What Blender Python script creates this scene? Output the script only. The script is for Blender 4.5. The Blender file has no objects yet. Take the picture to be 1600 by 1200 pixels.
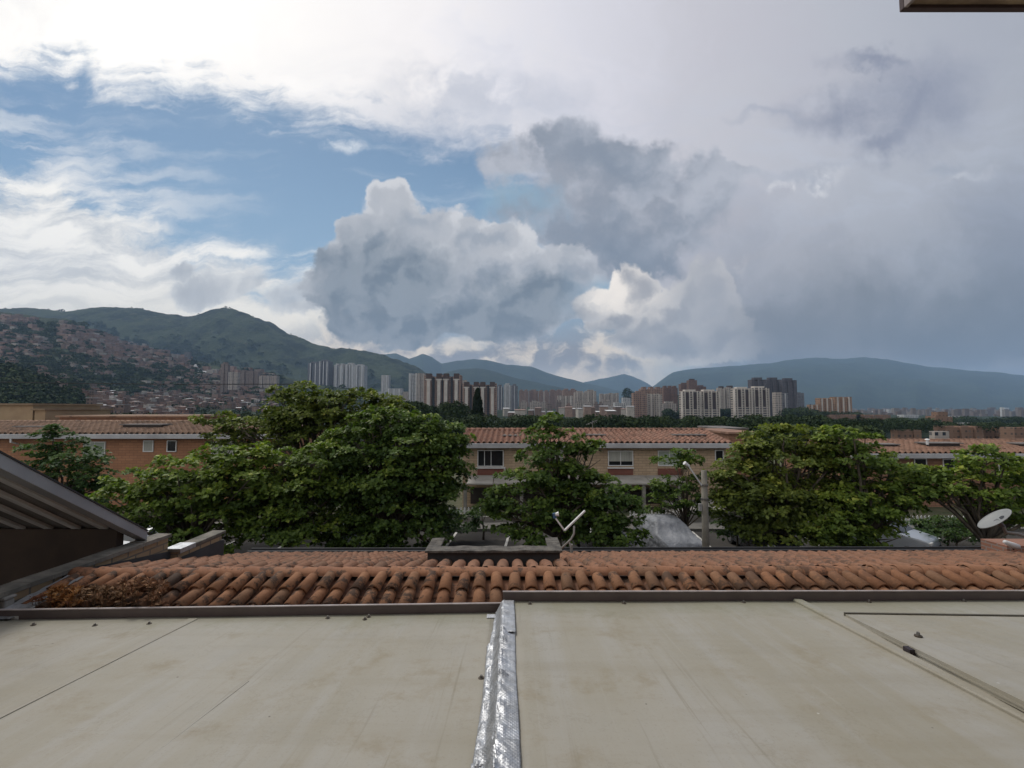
import bpy, bmesh, math, random
import numpy as np
from mathutils import Vector, Matrix, noise as mnoise
random.seed(7); rng = np.random.default_rng(7)
sc = bpy.context.scene
col = sc.collection
F = 700.0                      # focal length in photo pixels (photo 1600 x 1200)
PT = math.atan(40/700)         # camera looks up a touch: horizon at row 640
CZ = 6.4                       # eye height over the street
cp, sp = math.cos(PT), math.sin(PT)
def ray(px, py):
    a, b = px-800.0, 600.0-py
    return Vector((a, F*cp - b*sp, F*sp + b*cp))
def P(px, py, Y):              # the point seen at (px, py) that stands Y metres ahead
    d = ray(px, py); k = Y/d.y
    return Vector((d.x*k, Y, CZ + d.z*k))
def PZ(px, py, z):             # ... that lies at height z
    d = ray(px, py); k = (z-CZ)/d.z
    return Vector((d.x*k, d.y*k, z))
def PP(px, py, z0, s):         # ... that lies on the sloping plane z = z0 - s*Y
    d = ray(px, py); k = (z0-CZ)/(d.z + s*d.y)
    return Vector((d.x*k, d.y*k, CZ + d.z*k))
def uv(px, py):
    d = ray(px, py); return d.x/d.y, d.z/d.y

# ------------------------------------------------------------------ node helpers
class NT:
    def __init__(s, tree): s.t = tree; s.n = tree.nodes; s.l = tree.links
    def put(s, sock, v):
        if v is None: return
        if isinstance(v, bpy.types.NodeSocket): s.l.new(v, sock)
        else:
            try: sock.default_value = v
            except Exception:
                sock.default_value = (v[0], v[1], v[2], 1.0) if hasattr(v, '__len__') else (v, v, v, 1)
    def m(s, op, a, b=None, c=None, clamp=False):
        n = s.n.new('ShaderNodeMath'); n.operation = op; n.use_clamp = clamp
        s.put(n.inputs[0], a); s.put(n.inputs[1], b); s.put(n.inputs[2], c); return n.outputs[0]
    def v(s, op, a, b=None, out=0):
        n = s.n.new('ShaderNodeVectorMath'); n.operation = op
        s.put(n.inputs[0], a)
        if b is not None: s.put(n.inputs[3] if op == 'SCALE' else n.inputs[1], b)
        return n.outputs[out]
    def comb(s, x, y, z=0.0):
        n = s.n.new('ShaderNodeCombineXYZ'); s.put(n.inputs[0], x); s.put(n.inputs[1], y); s.put(n.inputs[2], z); return n.outputs[0]
    def sep(s, v):
        n = s.n.new('ShaderNodeSeparateXYZ'); s.put(n.inputs[0], v); return n.outputs
    def mapping(s, v, loc=(0,0,0), rot=(0,0,0), scale=(1,1,1), typ='POINT'):
        n = s.n.new('ShaderNodeMapping'); n.vector_type = typ; s.put(n.inputs[0], v)
        n.inputs[1].default_value = loc; n.inputs[2].default_value = rot; n.inputs[3].default_value = scale; return n.outputs[0]
    dim = '3D'
    def noise(s, v, scale=5, detail=4, rough=0.5, dist=0.0, color=False):
        n = s.n.new('ShaderNodeTexNoise'); n.noise_dimensions = s.dim; s.put(n.inputs['Vector'], v)
        n.inputs['Scale'].default_value = scale; n.inputs['Detail'].default_value = detail
        n.inputs['Roughness'].default_value = rough; n.inputs['Distortion'].default_value = dist
        return n.outputs['Color' if color else 'Fac']
    def voro(s, v, scale=5, detail=0, rough=0.5, feature='F1', rand=1.0, smooth=None, out='Distance'):
        n = s.n.new('ShaderNodeTexVoronoi'); n.voronoi_dimensions = s.dim; n.feature = feature; s.put(n.inputs['Vector'], v)
        n.inputs['Scale'].default_value = scale
        if 'Detail' in n.inputs: n.inputs['Detail'].default_value = detail
        if 'Roughness' in n.inputs: n.inputs['Roughness'].default_value = rough
        n.inputs['Randomness'].default_value = rand
        if smooth is not None and 'Smoothness' in n.inputs: n.inputs['Smoothness'].default_value = smooth
        return n.outputs[out]
    def mr(s, x, a, b, c=0.0, d=1.0, smooth=True):
        n = s.n.new('ShaderNodeMapRange'); n.interpolation_type = 'SMOOTHSTEP' if smooth else 'LINEAR'; n.clamp = True
        s.put(n.inputs[0], x)
        for i, q in zip((1, 2, 3, 4), (a, b, c, d)): s.put(n.inputs[i], q)
        return n.outputs[0]
    def mix(s, f, a, b, blend='MIX'):
        n = s.n.new('ShaderNodeMix'); n.data_type = 'RGBA'; n.blend_type = blend
        s.put(n.inputs[0], f); s.put(n.inputs[6], a); s.put(n.inputs[7], b); return n.outputs[2]
    def curve(s, x, pts, lo=0.0, hi=1.0):
        """value of a line through pts (x, y); x must lie in 0..1, y in 0..1"""
        n = s.n.new('ShaderNodeFloatCurve'); s.put(n.inputs['Value'], x)
        c = n.mapping.curves[0]; pts = sorted(pts)
        c.points[0].location = pts[0]; c.points[1].location = pts[-1]
        for p in pts[1:-1]: c.points.new(*p)
        n.mapping.update(); return n.outputs[0]
    def ramp(s, x, stops, interp='LINEAR'):
        n = s.n.new('ShaderNodeValToRGB'); s.put(n.inputs[0], x); e = n.color_ramp.elements; n.color_ramp.interpolation = interp
        e[0].position = stops[0][0]; e[0].color = (*stops[0][1], 1); e[1].position = stops[-1][0]; e[1].color = (*stops[-1][1], 1)
        for p, c in stops[1:-1]:
            q = e.new(p); q.color = (*c, 1)
        return n.outputs[0]
    def attr(s, name, out='Fac'):
        n = s.n.new('ShaderNodeAttribute'); n.attribute_name = name; return n.outputs[out]

def newmat(name):
    m = bpy.data.materials.new(name); m.use_nodes = True
    t = NT(m.node_tree); b = m.node_tree.nodes['Principled BSDF']
    return m, t, b
def coords(t, which='Object'):
    n = t.n.new('ShaderNodeTexCoord'); return n.outputs[which]
def bump(t, b, h, strength=0.4, dist=0.02):
    n = t.n.new('ShaderNodeBump'); n.inputs['Strength'].default_value = strength; n.inputs['Distance'].default_value = dist
    t.put(n.inputs['Height'], h); t.put(b.inputs['Normal'], n.outputs[0])
MATS = {}
def pmat(name, c1, c2=None, scale=3.0, rough=0.7, bmp=0.2, bscale=None, bdist=0.01, detail=6, metal=0.0, spec=0.4, stretch=(1,1,1), contrast=(0.3, 0.7)):
    if name in MATS: return MATS[name]
    m, t, b = newmat(name); v = t.mapping(coords(t), scale=stretch)
    n = t.noise(v, scale, detail, 0.6)
    t.put(b.inputs['Base Color'], t.mix(t.mr(n, *contrast), c1, c2 or tuple(x*0.75 for x in c1)))
    b.inputs['Roughness'].default_value = rough; b.inputs['Metallic'].default_value = metal
    b.inputs['Specular IOR Level'].default_value = spec
    if bmp: bump(t, b, t.noise(v, bscale or scale*6, 4, 0.6), bmp, bdist)
    MATS[name] = m; return m
def brickmat(name, c1, c2, mortar, bw=0.24, bh=0.08, rough=0.85):
    if name in MATS: return MATS[name]
    m, t, b = newmat(name); o = t.sep(coords(t))
    v = t.comb(t.m('ADD', o[0], o[1]), o[2])
    n = t.n.new('ShaderNodeTexBrick'); t.put(n.inputs['Vector'], v)
    n.inputs['Color1'].default_value = (*c1, 1); n.inputs['Color2'].default_value = (*c2, 1); n.inputs['Mortar'].default_value = (*mortar, 1)
    n.inputs['Scale'].default_value = 1.0; n.inputs['Brick Width'].default_value = bw; n.inputs['Row Height'].default_value = bh
    n.inputs['Mortar Size'].default_value = 0.012; n.inputs['Bias'].default_value = -0.1
    big = t.noise(coords(t), 0.9, 5, 0.6)
    c = t.mix(t.mr(big, 0.35, 0.7, 0.0, 0.45), n.outputs['Color'], tuple(x*0.55 for x in c1))
    t.put(b.inputs['Base Color'], c); b.inputs['Roughness'].default_value = rough
    bump(t, b, t.m('SUBTRACT', 1.0, n.outputs['Fac']), 0.5, 0.01); MATS[name] = m; return m

# ------------------------------------------------------------------ object helpers
def tag(o, label=None, cat=None, group=None, kind=None):
    if label: o['label'] = label
    if cat: o['category'] = cat
    if group: o['group'] = group
    if kind: o['kind'] = kind
    return o
def empty(name, loc=(0,0,0), rz=0.0, label=None, cat=None, group=None):
    o = bpy.data.objects.new(name, None); col.objects.link(o); o.location = loc; o.rotation_euler = (0, 0, rz)
    o.empty_display_size = 0.2
    return tag(o, label, cat, group)
def link_mesh(name, me, mat, parent=None, smooth=False):
    if mat is not None: me.materials.append(mat)
    if smooth: me.polygons.foreach_set('use_smooth', [True]*len(me.polygons))
    me.update(); o = bpy.data.objects.new(name, me); col.objects.link(o)
    if parent: o.parent = parent
    return o
class MB:
    def __init__(s): s.v = []; s.f = []; s.a = []
    def add(s, vs, fs, a=0.5):
        k = len(s.v); s.v += [tuple(q) for q in vs]; s.f += [tuple(i+k for i in f) for f in fs]; s.a += [a]*len(vs)
    def box(s, x0, x1, y0, y1, z0, z1, a=0.5):
        s.add([(x0,y0,z0),(x1,y0,z0),(x1,y1,z0),(x0,y1,z0),(x0,y0,z1),(x1,y0,z1),(x1,y1,z1),(x0,y1,z1)],
              [(0,3,2,1),(4,5,6,7),(0,1,5,4),(1,2,6,5),(2,3,7,6),(3,0,4,7)], a)
    def hexa(s, p, a=0.5):      # 8 corners: bottom 4 (ccw), top 4
        s.add(p, [(0,3,2,1),(4,5,6,7),(0,1,5,4),(1,2,6,5),(2,3,7,6),(3,0,4,7)], a)
    def slab(s, quad, th, a=0.5):   # quad of 4 top corners, thickness straight down
        q = [Vector(c) for c in quad]; s.hexa([c - Vector((0,0,th)) for c in q] + q, a)
    def bar(s, p, q, w, h=None, a=0.5, up=(0,0,1)):
        p, q = Vector(p), Vector(q); d = (q-p).normalized(); h = h or w
        up = Vector(up)
        if abs(d.dot(up)) > 0.98: up = Vector((0, 1, 0))
        r = d.cross(up).normalized()*w/2; u = r.cross(d).normalized()*h/2
        s.hexa([p-r-u, p+r-u, q+r-u, q-r-u, p-r+u, p+r+u, q+r+u, q-r+u], a)
    def tube(s, pts, rad, seg=8, cap=True, a=0.5):
        pts = [Vector(p) for p in pts]; n = len(pts)
        rad = rad if hasattr(rad, '__len__') else [rad]*n
        vs, fs = [], []; prev = None
        for i, p in enumerate(pts):
            d = (pts[min(i+1, n-1)] - pts[max(i-1, 0)]).normalized()
            if prev is None:
                r = d.cross(Vector((0,0,1)));
                if r.length < 0.05: r = Vector((1,0,0))
            else: r = prev - d*prev.dot(d)
            r.normalize(); prev = r; u = d.cross(r)
            for k in range(seg):
                t = 2*math.pi*k/seg; vs.append(p + (r*math.cos(t) + u*math.sin(t))*rad[i])
        for i in range(n-1):
            for k in range(seg):
                k2 = (k+1) % seg; fs.append((i*seg+k, i*seg+k2, (i+1)*seg+k2, (i+1)*seg+k))
        if cap: fs.append(tuple(range(seg))[::-1]); fs.append(tuple((n-1)*seg+k for k in range(seg)))
        s.add(vs, fs, a)
    def build(s, name, mat, parent=None, smooth=False, bevel=0.0):
        me = bpy.data.meshes.new(name); me.from_pydata(s.v, [], s.f)
        at = me.attributes.new('tint', 'FLOAT', 'POINT'); at.data.foreach_set('value', s.a)
        o = link_mesh(name, me, mat, parent, smooth)
        if bevel:
            b = o.modifiers.new('bevel', 'BEVEL'); b.width = bevel; b.segments = 2; b.limit_method = 'ANGLE'
        return o
def copy_tree(o, parent=None):
    c = o.copy(); col.objects.link(c); c.parent = parent
    for ch in o.children: copy_tree(ch, c)
    return c
# ------------------------------------------------------------------ sky
SUN_EL, SUN_AZ = math.radians(52), math.radians(-38)      # azimuth from +Y towards +X
def build_sky():
    w = bpy.data.worlds.new("World"); sc.world = w; w.use_nodes = True
    t = NT(w.node_tree); t.dim = '2D'; bg = w.node_tree.nodes['Background']
    sky = t.n.new('ShaderNodeTexSky'); sky.sky_type = 'NISHITA'; sky.sun_disc = False
    sky.sun_elevation = SUN_EL; sky.sun_rotation = SUN_AZ; sky.altitude = 1500; sky.air_density = 1.0; sky.dust_density = 1.6; sky.ozone_density = 1.0
    g = t.n.new('ShaderNodeTexCoord').outputs['Generated']
    x, y, z = t.sep(g)
    yc = t.m('MAXIMUM', y, 0.16)
    u = t.m('DIVIDE', x, yc); v = t.m('DIVIDE', z, yc)
    p = t.comb(u, v, 0.0)
    # everything below is laid out in tangents of the angle right of north (u) and above the horizon (v)
    big = t.noise(p, 2.3, 6, 0.58, color=True)
    fine = t.noise(p, 9.0, 7, 0.62, color=True)
    wb = t.v('SCALE', t.v('SUBTRACT', big, (0.5,0.5,0.5)), 0.34)
    wf = t.v('SCALE', t.v('SUBTRACT', fine, (0.5,0.5,0.5)), 0.12)
    # cauliflower warp for the cumulus heads
    pv = t.v('ADD', p, t.v('SCALE', wf, 0.8))
    vor = t.voro(pv, 9.0, 2.0, 0.5, 'F1')
    vor2 = t.voro(t.v('ADD', pv, (0.022, -0.028, 0.0)), 9.0, 2.0, 0.5, 'F1')
    p_soft = t.v('ADD', p, t.v('ADD', wb, wf))
    p_puff = t.v('ADD', p, t.v('ADD', t.v('SCALE', wb, 0.35), t.v('SCALE', wf, 0.55)))
    streak = t.noise(t.mapping(t.v('ADD', p, t.v('SCALE', wb, 0.6)), rot=(0,0,math.radians(24)), scale=(1.0,4.2,1.0)), 4.0, 8, 0.62)
    streak2 = t.noise(t.mapping(t.v('ADD', p, t.v('SCALE', wb, 0.5)), rot=(0,0,math.radians(8)), scale=(1.2,6.0,1.0), loc=(3,1,0)), 3.2, 8, 0.6)
    def blob(base, px, py, rx, ry, rot=0.0, soft=0.45):
        cu, cv = uv(px, py)
        q = t.mapping(base, loc=(cu, cv, 0), rot=(0, 0, math.radians(rot)), scale=(rx/F, ry/F, 1.0), typ='TEXTURE')
        q = t.v('MULTIPLY', q, (1, 1, 0))
        return t.mr(t.v('LENGTH', q, out=1), 1.0+soft, 1.0-soft)
    def union(bl):
        r = bl[0]
        for b in bl[1:]: r = t.m('MAXIMUM', r, b)
        return r
    X0, XS, Y0, YS = -1.7, 3.4, -0.3, 2.0
    su = t.sep(p_soft)[0]; sv = t.sep(p_soft)[1]
    def bound(pts, uu):
        q = []
        for a, b in pts:
            c, d = uv(a, b); q.append(((c-X0)/XS, (d-Y0)/YS))
        return t.m('ADD', t.m('MULTIPLY', t.curve(t.m('DIVIDE', t.m('SUBTRACT', uu, X0), XS, clamp=True), q), YS), Y0)
    def nz(a, k): return t.m('MULTIPLY', t.m('SUBTRACT', a, 0.5), k)
    # blue of the gap
    blue = t.mix(1.0, sky.outputs[0], (0.064, 0.080, 0.084), 'MULTIPLY')
    blue = t.mix(t.mr(v, 0.75, 0.22, 0.0, 0.55), blue, (0.37, 0.53, 0.69))
    c = t.mix(t.mr(streak2, 0.5, 0.85, 0.0, 0.35), blue, (0.62, 0.70, 0.80))
    veil = t.m('MULTIPLY', blob(p_soft, 110, 330, 260, 110, -22, 0.8), t.mr(streak2, 0.34, 0.66))
    c = t.mix(t.m('MULTIPLY', veil, 0.8), c, (0.82, 0.85, 0.90))
    def mul(a_, b_): return t.m('MULTIPLY', a_, b_)
    def add(a_, b_): return t.m('ADD', a_, b_)
    rel = t.m('SUBTRACT', vor2, vor)
    nA = t.noise(p_soft, 3.0, 7, 0.60); nB = t.noise(p_puff, 8.0, 6, 0.62)
    # lower left bright cloud
    lo = bound([(-400, 200), (-100, 238), (0, 262), (110, 300), (200, 335), (300, 375), (400, 395), (450, 420), (520, 425), (700, 560), (1700, 650)], su)
    dlo = t.m('SUBTRACT', add(lo, add(nz(streak2, 0.26), add(nz(nB, 0.12), nz(fine, 0.06)))), v)
    mlo = t.mr(dlo, -0.03, 0.085)
    sh = add(mul(streak2, 0.6), mul(streak, 0.4))
    clo = t.mix(t.mr(sh, 0.36, 0.62), (0.60, 0.64, 0.70), (1.02, 1.02, 1.01))
    clo = t.mix(t.mr(v, 0.34, 0.20, 0.0, 0.65), clo, (1.00, 0.97, 0.89))
    c = t.mix(mlo, c, clo)
    # the broad sheet above, white at the left, lavender grey to the right
    up = bound([(-400, 60), (-100, 100), (0, 116), (70, 132), (140, 118), (200, 148), (300, 158), (420, 178), (520, 198), (600, 214), (700, 224), (760, 240), (800, 275), (840, 345), (900, 430), (980, 500), (1100, 580), (1300, 640), (1700, 700)], su)
    dup = t.m('SUBTRACT', v, add(up, add(nz(streak, 0.20), add(nz(nB, 0.11), nz(big, 0.05)))))
    mup = t.mr(dup, -0.03, 0.085)
    gr = t.ramp(t.m('DIVIDE', add(add(u, nz(nA, 0.7)), 1.7), 3.4, clamp=True),
                [(0.0, (1.02,1.02,1.02)), (0.30, (1.14,1.13,1.12)), (0.45, (0.93,0.92,0.96)), (0.53, (0.74,0.75,0.84)), (0.62, (0.58,0.585,0.66)), (0.78, (0.43,0.455,0.53)), (1.0, (0.32,0.345,0.41))])
    gr = t.mix(mul(t.mr(streak, 0.62, 0.30), mul(t.mr(v, 0.95, 0.45), 0.36)), gr, (0.52, 0.57, 0.69))
    gr = t.mix(1.0, gr, t.mix(t.mr(nA, 0.3, 0.7), (0.93, 0.93, 0.94), (1.05, 1.05, 1.04)), 'MULTIPLY')
    low = mul(t.mr(add(v, nz(nA, 0.30)), 0.64, 0.05), t.mr(u, -0.05, 0.70))
    gr = t.mix(mul(low, 0.82), gr, t.mix(t.mr(nA, 0.35, 0.65), (0.150, 0.175, 0.215), (0.225, 0.245, 0.285)))
    c = t.mix(mup, c, gr)
    # shading within the sheet
    c = t.mix(mul(mul(blob(p_soft, 735, 150, 100, 42, -10, 0.95), t.mr(nB, 0.3, 0.6)), 0.60), c, (0.43, 0.48, 0.60))
    c = t.mix(mul(blob(p_soft, 690, 190, 170, 32, -8, 0.95), 0.35), c, (0.50, 0.55, 0.67))
    p_mid = t.v('ADD', p, t.v('ADD', t.v('SCALE', wb, 0.45), t.v('SCALE', wf, 1.3)))
    sm = union([blob(p_mid, 1435, 160, 85, 62, 30, 0.9), blob(p_mid, 1345, 180, 90, 32, 5, 0.9), blob(p_mid, 1400, 228, 60, 24, 20, 0.9), blob(p_mid, 1375, 92, 60, 17, -5, 0.9)])
    c = t.mix(mul(mul(sm, t.mr(nB, 0.10, 0.60, 0.35, 1.0)), 0.92), c, (0.255, 0.28, 0.375))
    c = t.mix(mul(blob(p_soft, 1225, 185, 50, 8, 0, 0.95), 0.45), c, (0.32, 0.36, 0.47))
    c = t.mix(mul(mul(blob(p_soft, 1230, 318, 65, 14, 6, 0.95), t.mr(nB, 0.45, 0.6)), 0.8), c, (0.80, 0.81, 0.86))
    c = t.mix(mul(blob(p_soft, 1240, 302, 70, 10, 4, 0.95), 0.4), c, (0.33, 0.37, 0.46))
    c = t.mix(mul(blob(p_soft, 1520, 288, 50, 16, 0, 0.9), 0.4), c, (0.28, 0.32, 0.41))
    c = t.mix(mul(blob(p_soft, 1570, 300, 30, 8, 20, 0.95), 0.5), c, (0.62, 0.64, 0.70))
    c = t.mix(mul(blob(p_puff, 1640, 370, 110, 100, 35, 0.8), 0.45), c, (0.20, 0.23, 0.31))
    c = t.mix(mul(blob(p_soft, 1460, 515, 360, 60, 3, 0.98), 0.65), c, (0.135, 0.155, 0.185))
    c = t.mix(mul(blob(p_soft, 1540, 568, 150, 22, 0, 0.95), 0.5), c, (0.34, 0.345, 0.375))
    def shade(bl, k, lo_, hi_):
        """mask of a union of heaps and how deep inside it a point lies"""
        f = add(union(bl), add(mul(t.m('SUBTRACT', 0.42, vor), k), nz(nB, k*0.9))); return t.mr(f, lo_, hi_), f
    # grey cloud upper middle
    g1, f1 = shade([blob(p_soft, 900, 275, 115, 75, -12, 0.9), blob(p_soft, 1010, 305, 130, 72, -20, 0.9), blob(p_soft, 890, 350, 110, 85, 0, 0.9), blob(p_soft, 985, 355, 110, 55, -8, 0.9), blob(p_soft, 1085, 290, 70, 24, -5, 0.9)], 0.25, 0.22, 0.58)
    tx = add(mul(nA, 0.6), add(mul(nB, 0.4), mul(rel, 0.25)))
    g1c = t.mix(t.mr(tx, 0.32, 0.66), (0.285, 0.315, 0.385), (0.46, 0.49, 0.57))
    g1c = t.mix(mul(t.m('MAXIMUM', blob(p_soft, 975, 360, 110, 42, -10, 0.98), mul(blob(p_soft, 920, 250, 110, 30, -12, 0.98), 0.8)), 0.92), g1c, (0.165, 0.215, 0.295))
    c = t.mix(mul(g1, 0.92), c, g1c)
    c = t.mix(mul(t.m('MAXIMUM', blob(p_soft, 935, 440, 34, 26, 0, 0.8), mul(blob(p_soft, 800, 320, 36, 26, 10, 0.9), 0.8)), 0.8), c, (0.27, 0.43, 0.58))
    # warm band and far towers of cloud near the horizon
    hb = mul(t.mr(add(v, nz(nA, 0.10)), 0.25, 0.12), mul(t.mr(add(u, nz(big, 0.2)), -0.65, -0.35), t.mr(add(u, nz(nA, 0.3)), 0.52, 0.16)))
    hn = add(t.noise(t.mapping(p_puff, scale=(1, 2.2, 1)), 6.0, 8, 0.62), mul(rel, 0.35))
    hc = t.mix(t.mr(hn, 0.34, 0.64), (0.30, 0.31, 0.35), (0.98, 0.86, 0.72))
    hc = t.mix(mul(t.mr(v, 0.12, 0.05), 0.5), hc, (0.95, 0.82, 0.68))
    c = t.mix(hb, c, hc)
    # sunlit heads right of the middle
    b2, f2 = shade([blob(p_puff, 985, 440, 44, 50, 0, 0.8), blob(p_puff, 965, 485, 66, 40, 0, 0.8), blob(p_puff, 1030, 495, 70, 55, 0, 0.8), blob(p_puff, 1110, 470, 80, 80, 0, 0.9), blob(p_puff, 1080, 535, 130, 36, 0, 0.8)], 0.42, 0.36, 0.52)
    b2c = t.mix(t.mr(add(f2, add(mul(rel, -0.8), nz(nB, -0.5))), 0.48, 1.12), (1.05, 0.99, 0.93), (0.42, 0.42, 0.45))
    b2c = t.mix(mul(blob(p_soft, 1110, 450, 110, 120, 0, 0.95), 0.85), b2c, (0.36, 0.385, 0.44))
    b2c = t.mix(mul(blob(p_soft, 985, 525, 110, 38, 0, 0.9), 0.75), b2c, (0.28, 0.31, 0.365))
    c = t.mix(mul(b2, t.mr(u, 0.62, 0.35)), c, b2c)
    # small clouds over the left ridge
    s1, fs1 = shade([blob(p_puff, 285, 425, 34, 18, 0, 0.9), blob(p_puff, 325, 455, 80, 30, 0, 0.9), blob(p_puff, 400, 450, 50, 28, 0, 0.9), blob(p_puff, 470, 480, 80, 32, 0, 0.9)], 0.40, 0.36, 0.66)
    c = t.mix(mul(s1, 0.85), c, t.mix(t.mr(add(fs1, mul(rel, -0.5)), 0.4, 1.0), (0.72, 0.75, 0.79), (0.42, 0.46, 0.53)))
    c = t.mix(mul(mul(blob(p_puff, 530, 234, 20, 9, 20, 0.95), t.mr(nB, 0.42, 0.6)), 0.8), c, (0.80, 0.85, 0.92))
    # the big cumulus in the middle
    cm, fc = shade([blob(p_puff, 690, 450, 205, 84, 0, 0.5), blob(p_puff, 560, 440, 76, 92, 0, 0.6), blob(p_puff, 612, 335, 58, 54, 0, 0.6), blob(p_puff, 572, 380, 62, 52, 0, 0.6), blob(p_puff, 690, 385, 105, 82, 0, 0.6),
          blob(p_puff, 780, 405, 62, 66, 0, 0.6), blob(p_puff, 860, 430, 84, 66, 0, 0.7), blob(p_puff, 620, 490, 130, 56, 0, 0.5), blob(p_puff, 790, 490, 135, 46, 0, 0.5), blob(p_puff, 905, 487, 56, 19, 0, 0.6)], 0.46, 0.31, 0.53)
    q = add(fc, add(mul(rel, -0.75), nz(nB, -0.35)))
    cc = t.mix(t.mr(q, 0.38, 0.74), (0.66, 0.68, 0.73), (0.49, 0.515, 0.57))
    cc = t.mix(t.mr(q, 0.75, 1.15), cc, (0.36, 0.40, 0.47))
    dk = union([blob(p_soft, 600, 455, 105, 62, 0, 0.95), blob(p_soft, 580, 508, 100, 46, 0, 0.9), blob(p_soft, 700, 508, 150, 40, 0, 0.9), blob(p_soft, 830, 480, 105, 40, 0, 0.95)])
    cc = t.mix(mul(t.m('MINIMUM', mul(dk, 1.35), 1.0), 0.92), cc, t.mix(t.mr(add(tx, mul(rel, 0.3)), 0.32, 0.66), (0.150, 0.190, 0.245), (0.255, 0.295, 0.35)))
    c = t.mix(mul(cm, t.mr(add(u, nz(nA, 0.2)), 0.28, 0.06, 0.0, 0.97)), c, cc)
    c = t.mix(1.0, c, (1.075, 1.045, 1.0), 'MULTIPLY'); t.put(bg.inputs['Color'], c); bg.inputs['Strength'].default_value = 1.0
    w.cycles.sampling_method = 'MANUAL'; w.cycles.sample_map_resolution = 256
build_sky()
sun = bpy.data.lights.new('sun', 'SUN'); sun.energy = 1.6; sun.angle = math.radians(11); sun.color = (1.0, 0.95, 0.88)
so = bpy.data.objects.new('sun', sun); col.objects.link(so)
sdir = Vector((math.sin(SUN_AZ)*math.cos(SUN_EL), math.cos(SUN_AZ)*math.cos(SUN_EL), math.sin(SUN_EL)))
so.rotation_euler = (-sdir).to_track_quat('-Z', 'Y').to_euler(); so.location = (0, 0, 60)
cam = bpy.data.cameras.new('camera'); cam.sensor_width = 36; cam.lens = 36*F/1600; cam.clip_start = 0.05; cam.clip_end = 40000
co = bpy.data.objects.new('camera', cam); col.objects.link(co); co.location = (0, 0, CZ); co.rotation_euler = (math.pi/2+PT, 0, 0)
sc.camera = co
sc.view_settings.view_transform = 'Standard'; sc.view_settings.look = 'None'; sc.view_settings.exposure = 0.0; sc.view_settings.gamma = 1.0
sc.cycles.use_denoising = True
sc.cycles.max_bounces = 6; sc.cycles.diffuse_bounces = 3; sc.cycles.transparent_max_bounces = 8
HAZE = 9.0e-5
# ------------------------------------------------------------------ terrain
def sil(pts):                  # silhouette given in photo pixels -> (t, slope) arrays
    a = [uv(*p) for p in pts]; return np.array([q[0] for q in a]), np.array([q[1] for q in a])
L_near = sil([(-900,560),(-200,555),(-60,560),(0,568),(40,578),(80,598),(120,612),(180,628),(260,640),(400,648),(600,652),(900,658),(1200,662),(1600,664),(2400,664)])
L_spur = sil([(-900,440),(-300,470),(0,489),(60,500),(110,503),(150,520),(200,543),(250,553),(300,566),(360,576),(420,584),(470,596),(560,608),(640,620),(750,632),(900,640),(1000,628),(1035,616),(1100,622),(1200,628),(1260,640),(1400,648),(1600,651),(2400,652)])
L_main = sil([(-900,430),(-300,470),(-60,478),(0,480),(50,483),(100,489),(130,485),(160,482),(205,483),(240,485),(285,492),(310,487),(350,481),(390,489),(420,499),(450,519),(480,531),(520,542),(560,549),(600,553),(640,573),(680,590),(720,606),(780,622),(850,634),(1000,642),(1600,648),(2400,648)])
def fbm2(x, y, seed=0, oct=6, lac=2.0, gain=0.5):
    r = np.random.default_rng(seed); N = 256; tot = np.zeros_like(x); amp = 1.0; f = 1.0; nrm = 0
    for o in range(oct):
        g = r.random((N, N)); xi = x*f + 17.3*o; yi = y*f + 9.1*o
        x0 = np.floor(xi).astype(int); y0 = np.floor(yi).astype(int); fx = xi-x0; fy = yi-y0
        fx = fx*fx*(3-2*fx); fy = fy*fy*(3-2*fy)
        a = g[x0%N, y0%N]; b = g[(x0+1)%N, y0%N]; c = g[x0%N, (y0+1)%N]; d = g[(x0+1)%N, (y0+1)%N]
        tot += amp*((a*(1-fx)+b*fx)*(1-fy) + (c*(1-fx)+d*fx)*fy); nrm += amp; amp *= gain; f *= lac
    return tot/nrm - 0.5
YK = [45, 90, 260, 430, 520, 760, 1500, 1750, 2100, 2700, 3400, 4200]
def terrain(t, Y):
    """height of the ground (world z) at tangent t, distance Y"""
    zn = CZ + np.interp(t, *L_near)*460; zs = CZ + np.interp(t, *L_spur)*1500; zm = CZ + np.interp(t, *L_main)*2700
    lowv = np.minimum(zn, 0)*0
    ks = [lowv, lowv-3.0, lowv-9.0, zn*0.93-2, zn, zn*0.97 - 2 + np.maximum(zs-zn, 0)*0.12, zs, zs*0.985-4, zs*0.9+zm*0.10 - 14, zm, zm*0.8-20, lowv-60]
    out = np.full(np.broadcast(t, Y).shape, 0.0)
    Yb = np.broadcast_to(Y, out.shape)
    for i in range(len(YK)-1):
        w = np.clip((Yb-YK[i])/(YK[i+1]-YK[i]), 0, 1); m = (Yb >= YK[i]) & (Yb <= YK[i+1])
        if i in (5, 8): w = w*w*(3-2*w)*0.5 + w*0.5
        out = np.where(m, ks[i]*(1-w) + ks[i+1]*w, out)
    X = t*Yb
    amp = np.clip((Yb-300)/2500, 0, 1)*np.where(out > 15, 1, 0.15)
    gul = 1-2*np.abs(fbm2(X/520, Yb/900, 5, 5))
    rough = fbm2(X/190, Yb/260, 3, 6)
    out = out + amp*(rough*46*np.clip(out/120, 0.1, 1.4) + (gul-0.85)*70*np.clip(out/200, 0, 1.3)*np.clip((2700-Yb)/900, 0, 1)*np.clip((Yb-1500)/400, 0, 1))
    out = out + np.clip((Yb-420)/600, 0, 1)*np.where(out > 20, 1, .1)*(np.abs(fbm2(X/75, Yb/110, 9, 4))*-26 + 4)
    return out
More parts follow.
